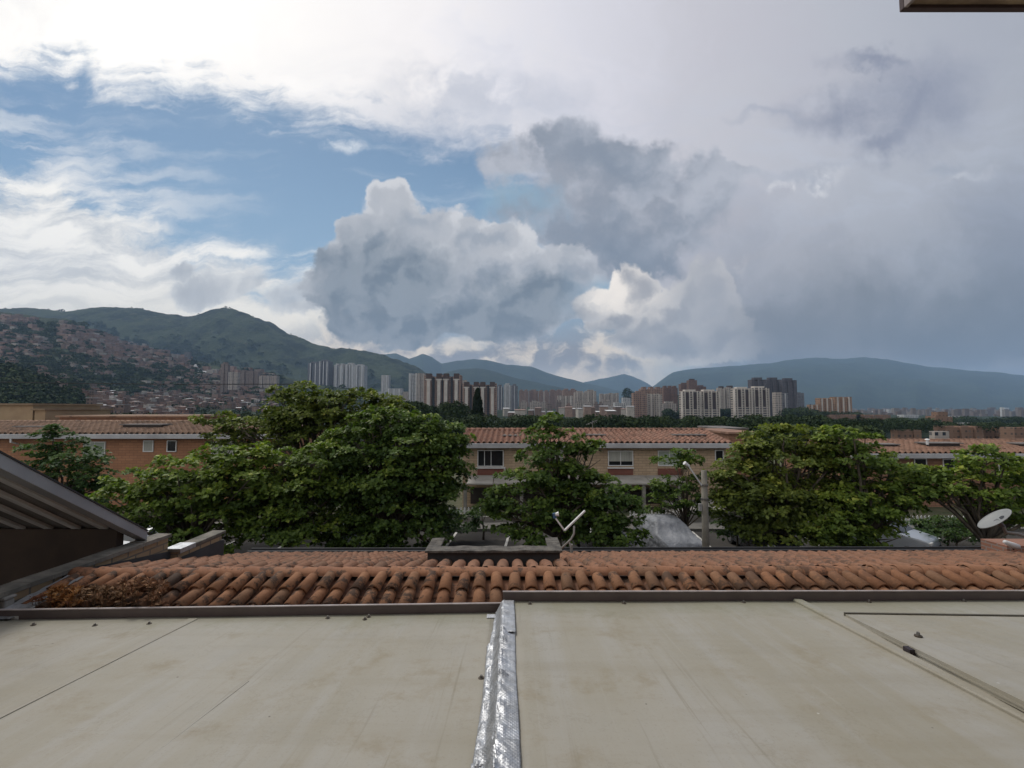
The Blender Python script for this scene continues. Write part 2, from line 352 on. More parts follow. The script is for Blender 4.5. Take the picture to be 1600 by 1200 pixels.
def grid_mesh(T, Yv, Z, name, mat, kind='structure'):
    nt, ny = len(T), len(Yv); TT, YY = np.meshgrid(T, Yv)
    V = np.stack([TT*YY, YY, Z], -1).reshape(-1, 3)
    i = np.arange(ny-1)[:, None]*nt + np.arange(nt-1)[None, :]
    Fq = np.stack([i, i+1, i+1+nt, i+nt], -1).reshape(-1, 4)
    me = bpy.data.meshes.new(name); me.vertices.add(len(V)); me.vertices.foreach_set('co', V.astype(np.float32).ravel())
    me.loops.add(Fq.size); me.loops.foreach_set('vertex_index', Fq.astype(np.int32).ravel())
    me.polygons.add(len(Fq)); me.polygons.foreach_set('loop_start', np.arange(0, Fq.size, 4, dtype=np.int32)); me.polygons.foreach_set('loop_total', np.full(len(Fq), 4, np.int32))
    me.update(calc_edges=True); me.validate()
    return tag(link_mesh(name, me, mat, None, True), kind=kind)
def hill_mat(name, g1, g2, bare, sc1=0.006, sc2=0.03):
    m, t, b = newmat(name); c = coords(t)
    n1 = t.noise(c, sc1, 7, 0.62); n2 = t.noise(c, sc2, 6, 0.7); v = t.voro(c, 0.085, 1, 0.5)
    k = t.mix(t.mr(t.m('ADD', t.m('MULTIPLY', n1, 0.6), t.m('MULTIPLY', n2, 0.4)), 0.43, 0.56), g1, g2)
    k = t.mix(t.mr(v, 0.15, 0.55, 0.55, 0.0), k, tuple(x*0.55 for x in g1))
    k = t.mix(t.mr(t.noise(c, sc2*0.5, 5, 0.6), 0.60, 0.74, 0.0, 0.6), k, bare)
    t.put(b.inputs['Base Color'], k); b.inputs['Roughness'].default_value = 0.95; b.inputs['Specular IOR Level'].default_value = 0.1
    bump(t, b, t.m('ADD', n2, t.m('MULTIPLY', v, -0.5)), 0.8, 9.0); return m
T = np.concatenate([np.linspace(-2.4, -1.25, 60)[:-1], np.linspace(-1.25, 1.25, 560), np.linspace(1.25, 2.4, 60)[1:]])
Yv = np.concatenate([np.geomspace(60, 1400, 130)[:-1], np.linspace(1400, 2800, 170), np.linspace(2810, 4200, 20)])
TT, YY = np.meshgrid(T, Yv)
hills = grid_mesh(T, Yv, terrain(TT, YY), 'hills', hill_mat('hill_green', (0.010, 0.019, 0.014), (0.042, 0.058, 0.031), (0.085, 0.082, 0.052)))
def far_ridge(name, pts, Y0, depth, mat, rough, seed):
    s = sil(pts); T = np.linspace(s[0][0], s[0][-1], 420); q = np.linspace(0, 1, 26)
    Yv = Y0 - depth + depth*1.5*q
    TT, YY = np.meshgrid(T, Yv)
    H = CZ + np.interp(TT, *s)*Y0
    r = np.clip((YY-(Y0-depth))/depth, 0, 1); back = np.clip((YY-Y0)/(0.5*depth), 0, 1)
    Z = -120 + (H+120)*(r**0.8)*(1-back*0.9)
    Z += rough*fbm2(TT*Y0/700, YY/900, seed, 6)*np.clip((H+120)/400, 0, 1)*(0.35+0.65*np.sin(np.pi*np.clip(r*0.98, 0, 1)))*(1-back)
    return grid_mesh(T, Yv, Z, name, mat)
mm = hill_mat('mountain_green', (0.022, 0.036, 0.024), (0.035, 0.052, 0.03), (0.06, 0.06, 0.045), 0.002, 0.008)
far_ridge('mountain_range', [(560,680),(600,640),(640,612),(680,590),(700,581),(720,577),(745,575),(765,578),(800,589),(850,600),(880,606),(950,622),(1020,640),(1080,660)], 4600, 1200, mm, 90, 11)
far_ridge('mountain_range', [(420,620),(520,575),(580,556),(600,551),(618,550),(640,560),(660,552),(675,557),(690,566),(715,560),(740,557),(760,559),(790,568),(830,572),(850,580),(880,590),(930,600),(975,610),(1030,622),(1100,650)], 7000, 1800, mm, 160, 12)
far_ridge('mountain_range', [(840,640),(890,600),(915,594),(940,589),(960,586),(975,583),(990,588),(1003,594),(1020,604),(1060,620),(1110,650)], 9500, 1800, mm, 160, 13)
far_ridge('mountain_range', [(960,660),(1010,608),(1050,583),(1100,574),(1150,571),(1200,566),(1240,561),(1290,558),(1350,558),(1400,562),(1450,571),(1500,577),(1560,583),(1620,588),(1800,600),(2100,640),(2400,660)], 7600, 3600, mm, 230, 14)
# ------------------------------------------------------------------ air
hz = MB(); hz.box(-26000, 26000, -400, 11500, -700, 1010)
mh, th, bh = newmat('valley_air'); th.n.remove(bh); vol = th.n.new('ShaderNodeVolumePrincipled')
vol.inputs['Color'].default_value = (0.44, 0.67, 1.0, 1); vol.inputs['Density'].default_value = HAZE
th.l.new(vol.outputs[0], th.n['Material Output'].inputs['Volume'])
if HAZE: tag(hz.build('haze', mh), kind='stuff')
# ------------------------------------------------------------------ far town
def march(px, py, y0=120, y1=2690, n=900):
    t, s = uv(px, py); Y = np.geomspace(y0, y1, n); z = terrain(np.full(n, t), Y); hit = np.nonzero(z >= CZ + s*Y)[0]
    if len(hit) == 0: return None
    k = hit[0]; return Vector((t*Y[k], Y[k], z[k]))
def wall_grid(name, wall, glass, ux=3.0, uz=2.9, wx=0.5, wz=0.5, streak=0.25, slab=None):
    """a facade: rows of openings in a wall of colour `wall`, counted in metres"""
    if name in MATS: return MATS[name]
    m, t, b = newmat(name); c = coords(t); o = t.sep(c)
    nrm = t.sep(t.n.new('ShaderNodeNewGeometry').outputs['Normal'])
    side = t.m('GREATER_THAN', t.m('ABSOLUTE', nrm[0]), 0.7)
    u = t.m('ADD', t.m('MULTIPLY', o[0], t.m('SUBTRACT', 1.0, side)), t.m('MULTIPLY', o[1], side))
    fu = t.m('FRACT', t.m('ADD', t.m('DIVIDE', u, ux), 100.25)); fz = t.m('FRACT', t.m('ADD', t.m('DIVIDE', o[2], uz), 100.0))
    mu = t.m('MULTIPLY', t.m('GREATER_THAN', fu, 0.5-wx/2), t.m('LESS_THAN', fu, 0.5+wx/2))
    mz = t.m('MULTIPLY', t.m('GREATER_THAN', fz, 0.3), t.m('LESS_THAN', fz, 0.3+wz))
    mk = t.m('MULTIPLY', t.m('MULTIPLY', mu, mz), t.m('LESS_THAN', t.m('ABSOLUTE', nrm[2]), 0.5))
    cell = t.n.new('ShaderNodeTexWhiteNoise'); cell.noise_dimensions = '3D'
    t.put(cell.inputs[0], t.comb(t.m('FLOOR', t.m('ADD', t.m('DIVIDE', u, ux), 100.25)), t.m('FLOOR', t.m('DIVIDE', o[2], uz)), side))
    w = t.mix(t.mr(t.noise(t.mapping(c, scale=(1,1,0.25)), 0.25, 5, 0.6), 0.35, 0.7, 0.0, streak), wall, tuple(x*0.55 for x in wall))
    w = t.mix(t.m('MULTIPLY', t.m('LESS_THAN', fz, 0.09), 0.35), w, slab or tuple(x*0.5 for x in wall))
    g = t.mix(t.mr(cell.outputs[0], 0.55, 1.0, 0.0, 0.5), glass, tuple(0.6*x+0.12 for x in wall))
    t.put(b.inputs['Base Color'], t.mix(mk, w, g)); b.inputs['Roughness'].default_value = 0.8; b.inputs['Specular IOR Level'].default_value = 0.2
    MATS[name] = m; return m
GL = (0.030, 0.035, 0.045)
W = {
 'brick': wall_grid('facade_brick_pink', (0.32, 0.215, 0.17), GL, 3.0, 2.8, 0.5, 0.45),
 'brickdark': wall_grid('facade_brick_dark', (0.19, 0.115, 0.09), GL, 2.6, 2.8, 0.45, 0.5),
 'orange': wall_grid('facade_brick_orange', (0.33, 0.20, 0.12), GL, 3.4, 2.8, 0.5, 0.42),
 'pale': wall_grid('facade_pale', (0.42, 0.37, 0.33), GL, 3.2, 2.8, 0.5, 0.45),
 'white': wall_grid('facade_white', (0.50, 0.50, 0.50), GL, 3.4, 2.9, 0.5, 0.5),
 'grey': wall_grid('facade_grey', (0.20, 0.20, 0.22), GL, 3.0, 2.8, 0.5, 0.5),
 'darkgrey': wall_grid('facade_dark_grey', (0.105, 0.095, 0.105), GL, 2.8, 2.8, 0.45, 0.5),
 'flatbrown': wall_grid('facade_flat_brown', (0.24, 0.15, 0.105), (0.09, 0.07, 0.06), 2.6, 2.6, 0.35, 0.35),
 'greybrown': wall_grid('facade_grey_brown', (0.25, 0.20, 0.18), GL, 2.8, 2.8, 0.5, 0.5),
 'strip': wall_grid('facade_strip_windows', (0.40, 0.35, 0.31), GL, 30.0, 2.8, 0.98, 0.45),
}
M_fin = pmat('pale_render', (0.58, 0.53, 0.48), (0.44, 0.40, 0.36), 0.15, 0.8, 0)
M_finw = pmat('white_render', (0.68, 0.68, 0.68), (0.52, 0.52, 0.53), 0.15, 0.8, 0)
M_cap = pmat('brown_roof_block', (0.085, 0.055, 0.045), (0.06, 0.04, 0.035), 0.3, 0.9, 0)
M_dark = pmat('dark_recess', (0.03, 0.028, 0.03), (0.02, 0.02, 0.022), 0.3, 0.9, 0)
M_conc = pmat('weathered_concrete', (0.30, 0.285, 0.26), (0.17, 0.16, 0.145), 2.0, 0.9, 0.3)
def tower(x0, x1, yt, yb, Y, style, wall, label, rz=0.0, caps=0, fins=0, lobes=3, cat='tower block', group='apartment towers down the valley', name='apartment_tower', depth=0.6, finmat=None, capm=None):
    a = P(x0, yb, Y); b = P(x1, yb, Y); zt = P(x0, yt, Y).z; z0 = a.z - 14; w = b.x - a.x; D = w*depth; H = zt - z0
    H = max(H, 6)
    root = empty(name, (a.x + w/2, Y + D/2, z0), rz, label, cat, group)
    m = MB(); n = lobes; lw = w/n
    for i in range(n):
        off = 0.0 if i % 2 == 0 else D*0.16
        dz = 0 if i % 2 == 0 else (-0.025*H if style != 'flat' else 0)
        m.box(-w/2 + i*lw + (0.02*lw if i else 0), -w/2 + (i+1)*lw, -D/2+off, D/2-off*0.5-0.01*i, 0, H+dz)
    m.build('wall', W[wall], root)
    fm = finmat or (M_finw if wall in ('white', 'grey') else M_fin)
    if style == 'pilaster':      # broad light shafts with a brown block on top of each, dark slots between them
        for i in range(fins):
            c = -w/2 + w*(i+0.5)/fins + (0.03*w if i in (1,) else -0.03*w if i == fins-2 else 0); hw = w/fins*0.17
            f = MB(); f.box(c-hw, c+hw, -D/2-2.2, -D/2+0.5, 0, H*0.90)
            f.box(c-hw*1.9, c+hw*1.9, -D/2-2.4, -D/2+0.5, H*0.90, H*0.925); f.build('shaft', fm, root)
            k = MB(); k.box(c-hw*1.7, c+hw*1.7, -D/2-0.5, -D/2+7, H*0.955-2, H*1.03); k.build('roof_block', M_cap, root)
        s = MB()
        for i in range(fins-1):
            c = -w/2 + w*(i+1)/fins; hw = w/fins*0.10
            s.box(c-hw, c+hw, -D/2-0.15, -D/2+0.5, H*0.04, H*0.96)
        s.build('dark_slot', M_dark, root)
    elif style == 'fins':        # tall white edge fins, dark slots, a stepped shoulder and a framed top
        for q in (-0.5, -0.36, -0.09, 0.09, 0.36, 0.5)[:fins]:
            f = MB(); hh = H*(1.0 if abs(q) < 0.45 else 0.985)
            f.box(q*w-w*0.022, q*w+w*0.022, -D/2-1.6, -D/2+D*0.35, 0, hh); f.build('fin', M_fin, root)
        s = MB()
        for q in (-0.225, 0.225): s.box(q*w-w*0.10, q*w+w*0.10, -D/2-0.25, -D/2+1, H*0.60, H*0.96)
        s.build('dark_slot', pmat('dark_brick_recess', (0.06, 0.04, 0.038), (0.045, 0.032, 0.03), 0.3, 0.9, 0), root)
        g = MB()
        for q in (-0.225, 0.225): g.box(q*w-w*0.11, q*w+w*0.11, -D/2-1.2, -D/2+0.5, 0, H*0.60)
        g.build('window_bay', W['strip'], root)
        c = MB(); c.box(-w*0.30, w*0.30, -D/2+1, D/2-1, H*0.99, H*1.035); c.build('roof_block', fm, root)
    else:
        for i in range(fins):
            c = -w/2 + w*(i+0.5)/max(fins, 1)
            f = MB(); f.box(c-w*0.035, c+w*0.035, -D/2-1.0, -D/2+0.5, 0, H*0.985); f.build('fin', fm, root)
        for i in range(caps):
            c = -w/2 + w*(i+0.5)/caps; hw = w/caps*0.28
            k = MB(); k.box(c-hw, c+hw, -D*0.3, D*0.3, H-1, H + max(3.0, H*0.045)); k.build('roof_block', capm or W[wall], root)
    return root
TW = [
 # x0, x1, ytop, ybase, Y, style, wall, label, kwargs
 (480,496,567,612,1350,'plain','grey','grey tower at the left end of the small cluster rising behind the tall treetop',dict(fins=2,caps=1,depth=.9)),
 (496,513,564,612,1350,'plain','grey','highest grey and white striped tower of the cluster behind the tall treetop',dict(fins=3,caps=1,depth=.9)),
 (514,521,572,612,1420,'plain','darkgrey','thin dark tower squeezed between the grey towers behind the treetop',dict(fins=1,depth=.9,lobes=1)),
 (521,536,570,612,1350,'plain','white','pale narrow tower right of the dark thin one behind the treetop',dict(fins=2,caps=2,depth=.9)),
 (538,553,569,612,1350,'plain','white','white tower with vertical stripes, second from the right of its cluster',dict(fins=3,caps=1,depth=.9)),
 (553,569,571,612,1350,'plain','white','white tower at the right end of the cluster behind the treetop',dict(fins=2,caps=1,depth=.9)),
 (595,607,586,612,1150,'flat','white','lone slim white tower standing by a low white block below the green hill',dict(fins=2,depth=.9,lobes=1)),
 (577,601,612,622,1000,'flat','white','low long white block at the foot of the lone slim white tower',dict(depth=.5,lobes=1,cat='building',name='office_building')),
 (603,628,607,618,1040,'flat','white','white slab building with a flat overhanging roof right of the slim white tower',dict(depth=.4,lobes=1,fins=3,cat='building',name='office_building')),
 (629,640,612,618,1040,'flat','pale','tiny low pale building right of the white slab building',dict(depth=.5,lobes=1,cat='building',name='office_building')),
 (638,652,583,628,950,'plain','white','white and grey striped tower just left of the pink brick towers',dict(fins=3,depth=.8,caps=0)),
 (650,663,583,626,900,'flat','pale','pinkish plain tower tucked against the left side of the big brick slab',dict(depth=.7,lobes=2)),
 (662,720,586,652,600,'pilaster','brick','big pink brick block with four pale shafts and brown roof blocks, the taller of two',dict(fins=4,lobes=5,depth=.35)),
 (719,729,594,640,720,'flat','pale','pale tower end showing between the two big shafted brick blocks',dict(depth=.7,lobes=1)),
 (722,776,599,658,600,'pilaster','brick','lower pink brick block with four pale shafts, partly behind the dark conifer',dict(fins=4,lobes=5,depth=.35)),
 (776,786,603,640,1050,'plain','grey','first grey striped tower right of the shafted brick blocks',dict(fins=2,depth=.9,caps=1,lobes=2)),
 (787,799,601,642,1050,'plain','white','grey tower with two white stripes right of the shafted brick blocks',dict(fins=2,depth=.9,caps=1,lobes=2)),
 (799,809,602,640,1050,'plain','grey','third thin grey striped tower right of the shafted brick blocks',dict(fins=1,depth=.9,caps=1,lobes=2)),
 (811,826,610,634,1400,'plain','brick','pinkish block starting the long far row left of centre',dict(fins=0,caps=2,depth=.5,lobes=4)),
 (827,841,610,634,1420,'plain','brick','second pinkish block of the long far row left of centre',dict(fins=0,caps=1,depth=.5,lobes=4)),
 (842,858,611,634,1400,'plain','brick','third pinkish block of the long far row, left of the block with white frames',dict(fins=1,caps=2,depth=.5,lobes=4)),
 (859,879,610,634,1410,'plain','brick','wide pinkish block ending the long far row behind the white framed block',dict(fins=0,caps=2,depth=.5,lobes=5)),
 (872,896,618,636,930,'plain','pale','low pale block with white upright frames in front of the long far row',dict(fins=3,depth=.4,lobes=3)),
 (880,901,609,634,1120,'plain','brick','brick tower with a boxy roof rising behind the white framed low block',dict(caps=2,depth=.5,lobes=3)),
 (898,915,613,638,950,'plain','pale','pale striped tower in the middle of the centre group',dict(fins=2,caps=1,depth=.6,lobes=3)),
 (915,932,611,638,950,'plain','pale','pale striped tower with a roof block at the right of the centre group',dict(fins=2,caps=1,depth=.6,lobes=3)),
 (938,952,615,636,1050,'plain','pale','left one of a pair of small pale towers right of the centre group',dict(fins=1,caps=0,depth=.6,lobes=3)),
 (953,967,614,636,1050,'plain','pale','right one of a pair of small pale towers right of the centre group',dict(fins=2,caps=0,depth=.6,lobes=3)),
 (961,983,629,645,700,'plain','white','small squat white block standing among trees right of centre',dict(depth=.6,lobes=3,cat='building',name='apartment_block')),
 (973,986,621,632,900,'plain','white','tiny white block on the slope behind the squat white block',dict(depth=.6,lobes=2,cat='building',name='apartment_block')),
 (990,1012,614,649,640,'plain','brick','left wing of the broad pinkish brown apartment block right of centre',dict(caps=1,depth=.5,lobes=4)),
 (1003,1036,607,640,760,'plain','brick','taller rear part of the broad pinkish brown block with a dark box on its roof',dict(caps=3,depth=.5,lobes=5,capm=None)),
 (1012,1036,615,650,650,'plain','pale','right wing of the broad pinkish brown apartment block right of centre',dict(caps=0,depth=.5,lobes=4,fins=2)),
 (1037,1060,605,630,860,'plain','brickdark','dark red brick tower between the broad block and the white finned towers',dict(caps=3,depth=.5,lobes=4)),
 (1036,1058,630,646,680,'plain','pale','low stepped pale houses below the dark red brick tower',dict(caps=1,depth=.5,lobes=4,cat='building',name='apartment_block')),
 (1064,1078,600,635,950,'plain','brickdark','dark tower with a lit grey flank behind the white finned towers',dict(caps=1,depth=.6,lobes=2)),
 (1077,1090,594,635,930,'flat','brickdark','tallest narrow brown tower behind the white finned towers',dict(caps=1,depth=.7,lobes=1,capm=M_cap)),
 (1089,1104,604,635,960,'plain','brickdark','brown tower right of the tallest narrow brown one',dict(caps=1,depth=.6,lobes=3)),
 (1067,1094,611,662,550,'fins','strip','white finned tower, leftmost of the four in the same style',dict(fins=6,lobes=1,depth=.5)),
 (1096,1124,611,662,555,'fins','strip','white finned tower, second of the four from the left',dict(fins=6,lobes=1,depth=.5)),
 (1123,1135,606,640,820,'plain','pale','pale tower seen in the gap, the left of a pair with dark roof boxes',dict(fins=2,caps=1,depth=.6,lobes=2,capm=M_cap)),
 (1136,1150,605,641,820,'plain','pale','pale tower seen in the gap, the right of a pair with dark roof boxes',dict(fins=2,caps=1,depth=.6,lobes=2,capm=M_cap)),
 (1149,1175,607,662,545,'fins','strip','white finned tower, third of the four, nearly touching the last',dict(fins=6,lobes=1,depth=.5)),
 (1176,1202,606,662,550,'fins','strip','white finned tower, rightmost of the four in the same style',dict(fins=6,lobes=1,depth=.5)),
 (1128,1146,655,664,540,'flat','pale','low pale building at the foot of the gap between the finned towers',dict(depth=.5,lobes=2,cat='building',name='apartment_block')),
 (1176,1199,593,655,770,'plain','darkgrey','left third of the huge dark grey tower complex',dict(fins=0,caps=1,depth=.5,lobes=5)),
 (1200,1223,593,655,780,'plain','darkgrey','middle third of the huge dark grey tower complex',dict(fins=0,caps=1,depth=.5,lobes=5)),
 (1224,1247,594,655,770,'plain','darkgrey','right third of the huge dark grey tower complex',dict(fins=0,caps=1,depth=.5,lobes=5)),
 (1213,1223,613,660,560,'flat','pale','slim blank beige tower, left one of two before the dark grey complex',dict(depth=.9,lobes=1,fins=0)),
 (1223,1233,614,660,570,'flat','grey','slim grey sided tower, right one of two before the dark grey complex',dict(depth=.9,lobes=1,fins=1)),
 (1247,1258,613,640,800,'plain','grey','small grey tower peeking out right of the dark grey complex',dict(depth=.6,lobes=2)),
 (1265,1281,632,648,700,'plain','orange','lowest stepped wing of the orange brick block on the right',dict(depth=.4,lobes=3,fins=2,cat='building',name='apartment_block')),
 (1281,1305,622,648,705,'plain','orange','middle wing of the orange brick block on the right',dict(depth=.4,lobes=5,fins=3,cat='building',name='apartment_block')),
 (1305,1332,620,650,700,'plain','orange','highest wing of the orange brick block on the right',dict(depth=.4,lobes=5,fins=3,cat='building',name='apartment_block')),
 (1300,1345,648,661,520,'plain','flatbrown','long low brown brick building below the orange brick block',dict(depth=.3,lobes=7,cat='building',name='apartment_block')),
 (1338,1394,648,662,520,'plain','flatbrown','long low brown terrace right of the orange brick block',dict(depth=.25,lobes=8,cat='building',name='apartment_block')),
 (1463,1492,650,672,330,'plain','flatbrown','tan brick block with a stepped roof on the right plain',dict(depth=.6,lobes=2,caps=1,cat='building',name='apartment_block')),
 (1404,1440,672,682,190,'flat','flatbrown','low brown brick shed behind the right-hand trees',dict(depth=.4,lobes=3,cat='building',name='apartment_block')),
 (1461,1485,674,684,170,'flat','pale','small pale brick box left of the brown flats on the right',dict(depth=.4,lobes=2,cat='building',name='apartment_block')),
 (1480,1536,666,684,200,'plain','flatbrown','brown flat roofed building behind the right-hand tiled roof',dict(depth=.4,lobes=5,cat='building',name='apartment_block')),
 (1537,1577,667,684,215,'plain','flatbrown','second brown flat roofed building behind the right-hand tiled roof',dict(depth=.4,lobes=4,cat='building',name='apartment_block')),
 (1586,1640,668,688,200,'plain','flatbrown','brown building cut by the right edge behind the tiled roof',dict(depth=.4,lobes=4,cat='building',name='apartment_block')),
 (288,296,550,562,1400,'flat','grey','pale grey end wall standing on the spur above the brick quarter',dict(depth=.5,lobes=1,cat='building',name='apartment_block')),
 (344,354,568,602,900,'plain','greybrown','slim brick tower on the left slope among the small houses',dict(depth=.8,lobes=2,caps=1)),
 (356,370,581,598,880,'plain','pale','pale framed block right of the slim brick tower on the left slope',dict(depth=.6,lobes=2,cat='building',name='apartment_block')),
 (375,402,579,596,1000,'plain','greybrown','stepped brick block at the right end of the left slope',dict(depth=.4,lobes=4,cat='building',name='apartment_block')),
 (404,432,587,600,1000,'plain','pale','long pale block beside the treetop at the right end of the left slope',dict(depth=.3,lobes=5,cat='building',name='apartment_block')),
]
mr_ = random.Random(77)
for i in range(12):
    x0 = 812 + i*14.5 + mr_.uniform(-2, 2); wd = mr_.uniform(8, 14); yt = mr_.uniform(626, 634)
    TW.append((x0, x0+wd, yt, 646, mr_.uniform(760, 900), 'plain', mr_.choice(['pale', 'brick', 'orange', 'greybrown', 'pale']), 'low warm brick block in front of the long far row of towers', dict(depth=.5, lobes=mr_.choice([2, 3, 4]), caps=mr_.choice([0, 1, 2]), cat='building', name='apartment_block', group='low blocks before the far row of towers')))
for (x0, x1, yt, yb, Y, st, wl, lb, kw) in TW:
    kw = dict(kw); tower(x0, x1, yt, yb, Y, st, wl, lb, rz=0.0, **kw)
# ---- the chapel-like white roof on the left slope
def tent(px, py):
    b = march(px, py+4) or P(px, py, 1000); r = empty('white_roofed_hall', b, 0, 'hall with a steep white sail-like roof and long white wings on the left slope', 'building')
    m = MB(); m.add([(-10,0,0),(16,0,0),(16,16,0),(-10,16,0),(2,8,24),(6,8,24)], [(0,1,5,4),(2,3,4,5),(1,2,5),(3,0,4)]); m.build('sail_roof', M_finw, r)
    m = MB(); m.add([(-16,-2,-8),(48,-2,-8),(48,14,-8),(-16,14,-8),(-14,6,2),(46,6,-1)], [(0,1,5,4),(2,3,4,5),(1,2,5),(3,0,4)]); m.build('wing_roof', M_finw, r)
    m = MB(); m.box(-15, 47, -1, 13, -12, -7.6); m.build('wall', W['pale'], r); r.scale = (.62*b.y/1000,)*3
tent(301, 575)
# ---- small houses on the hillside: three kinds, the 290 that show largest as things, the smaller rest as one mass
HW = [pmat('raw_brick_%s' % n, c, tuple(x*0.7 for x in c), 0.4, 0.9, 0) for n, c in (('red', (0.29, 0.175, 0.135)), ('rose', (0.34, 0.24, 0.195)), ('brown', (0.22, 0.155, 0.125)), ('cream', (0.48, 0.44, 0.39)))]
HR = [pmat('sheet_roof_%s' % n, c, tuple(x*0.7 for x in c), 0.5, 0.7, 0) for n, c in (('grey', (0.34, 0.34, 0.35)), ('rust', (0.25, 0.17, 0.14)), ('pale', (0.72, 0.72, 0.72)), ('clay', (0.27, 0.165, 0.125)))]
def house_proto(k, wi, ri, w=8, d=9, h=7, storeys=2):
    r = empty('hillside_house', (0, 0, -500))
    m = MB(); m.box(-w/2, w/2, -d/2, d/2, -6, h)
    if k % 3 == 0: m.box(-w/2+.3, w*0.1, -d/2+2, d/2-.3, h, h+2.6)
    m.build('wall', HW[wi], r)
    m = MB()
    if k % 2: m.hexa([(-w/2-.4,-d/2-.5,h),(w/2+.4,-d/2-.5,h),(w/2+.4,d/2+.4,h+1.0),(-w/2-.4,d/2+.4,h+1.0),(-w/2-.4,-d/2-.5,h+.2),(w/2+.4,-d/2-.5,h+.2),(w/2+.4,d/2+.4,h+1.2),(-w/2-.4,d/2+.4,h+1.2)])
    else: m.box(-w/2-.3, w/2+.3, -d/2-.9, d/2+.2, h+(.02), h+.3)
    m.build('roof', HR[ri], r)
    for s in range(storeys):
        for q in (-0.25, 0.25):
            g = MB(); g.box(w*q-.7, w*q+.7, -d/2-.06, -d/2+.1, 1.0+s*3.1, 2.5+s*3.1); g.build('window', M_dark, r)
    return r
protos = [house_proto(0,0,0), house_proto(1,1,1,9,8,6.5), house_proto(2,2,2,7,9,9.5,3), house_proto(3,3,0,8,8,6), house_proto(4,1,3,10,9,7.5), house_proto(5,0,2,8,9,5.5,1)]
HL = ['small flat roofed house of raw red brick crowded into the hillside quarter', 'small rose brick house under a rusty sheet roof in the hillside quarter', 'narrow three storey brown brick house with a pale roof in the hillside quarter',
      'small cream painted house with a grey sheet roof in the hillside quarter', 'broad rose brick house with a clay coloured roof in the hillside quarter', 'low one storey brick house with a bright sheet roof in the hillside quarter']
regions = [ # polygon-like boxes: x0,x1, ytop0,ytop1 (along x), thickness, count
 (95,190,505,540,38,150), (120,300,512,562,22,150), (180,300,548,572,24,110), (0,75,520,532,34,70), (0,60,494,500,18,24), (0,26,548,556,18,14), (60,130,575,600,20,16),
 (140,225,606,622,36,80), (220,300,600,604,52,120), (290,430,596,606,40,190), (330,430,574,586,16,50), (265,345,572,580,26,40), (100,175,560,575,18,24)]
cand = []
for (x0, x1, ya, yb_, th, n) in regions:
    for _ in range(int(n*1.9)):
        q = random.random(); px = x0 + (x1-x0)*q; py = ya + (yb_-ya)*q + th*random.random()
        h = march(px, py)
        if h: cand.append((h.y, px, py, h))
cand.sort(key=lambda c: c[0])
keep = []; cells = set()
for c in cand:                       # one house to a plot
    key = (round(c[1]/5.6), round(c[2]/3.5))
    if key in cells: continue
    cells.add(key); keep.append(c)
first = set(); rest = MB(); rest_roof = MB()
for i, (Y, px, py, h) in enumerate(keep):
    k = random.choices(range(6), weights=(4, 4, 4, 2.6, 4, 2.2))[0]; sc_ = random.uniform(0.8, 1.15)*min(1.7, max(0.7, Y/850))
    if i < 290:
        if k in first: o = copy_tree(protos[k])
        else: o = protos[k]; first.add(k)
        o.location = (h.x, h.y, h.z); o.rotation_euler = (0, 0, random.uniform(-0.6, 0.6)); o.scale = (sc_*random.uniform(.8, 1.2), sc_, sc_*random.uniform(.8, 1.25))
        tag(o, HL[k], 'house', 'small houses on the left hillside')
    else:
        w, d, hh = 9*sc_*random.uniform(.8, 1.3), 8*sc_, 6*sc_*random.uniform(.7, 1.4)
        rest.box(h.x-w/2, h.x+w/2, h.y-d/2, h.y+d/2, h.z-6, h.z+hh, random.random())
        rest_roof.box(h.x-w/2-.3, h.x+w/2+.3, h.y-d/2-.3, h.y+d/2+.3, h.z+hh+.02, h.z+hh+.35, random.random())
for k, p_ in enumerate(protos):
    if k not in first:
        for c in list(p_.children): bpy.data.objects.remove(c)
        bpy.data.objects.remove(p_)
def tintmat(name, stops, rough=0.85, scale=0.4):
    m, t, b = newmat(name)
    c = t.ramp(t.attr('tint'), stops); n = t.noise(coords(t), scale, 4)
    t.put(b.inputs['Base Color'], t.mix(t.mr(n, 0.3, 0.7, 0.0, 0.35), c, t.mix(1.0, c, (0.6,0.6,0.6), 'MULTIPLY'))); b.inputs['Roughness'].default_value = rough; b.inputs['Specular IOR Level'].default_value = 0.2
    return m
if rest.v:
    rr_ = rest.build('far_houses', tintmat('far_walls', [(0.0, (0.27,0.17,0.135)), (0.4, (0.32,0.225,0.19)), (0.75, (0.20,0.145,0.12)), (1.0, (0.46,0.42,0.38))]))
    tag(rr_, 'mass of tiny brick houses spread over the upper hillside', 'houses', kind='stuff')
    q = rest_roof.build('far_roofs', tintmat('far_roof_sheets', [(0.0, (0.22,0.13,0.10)), (0.6, (0.30,0.28,0.27)), (0.9, (0.36,0.36,0.37)), (1.0, (0.65,0.65,0.66))])); q.parent = rr_
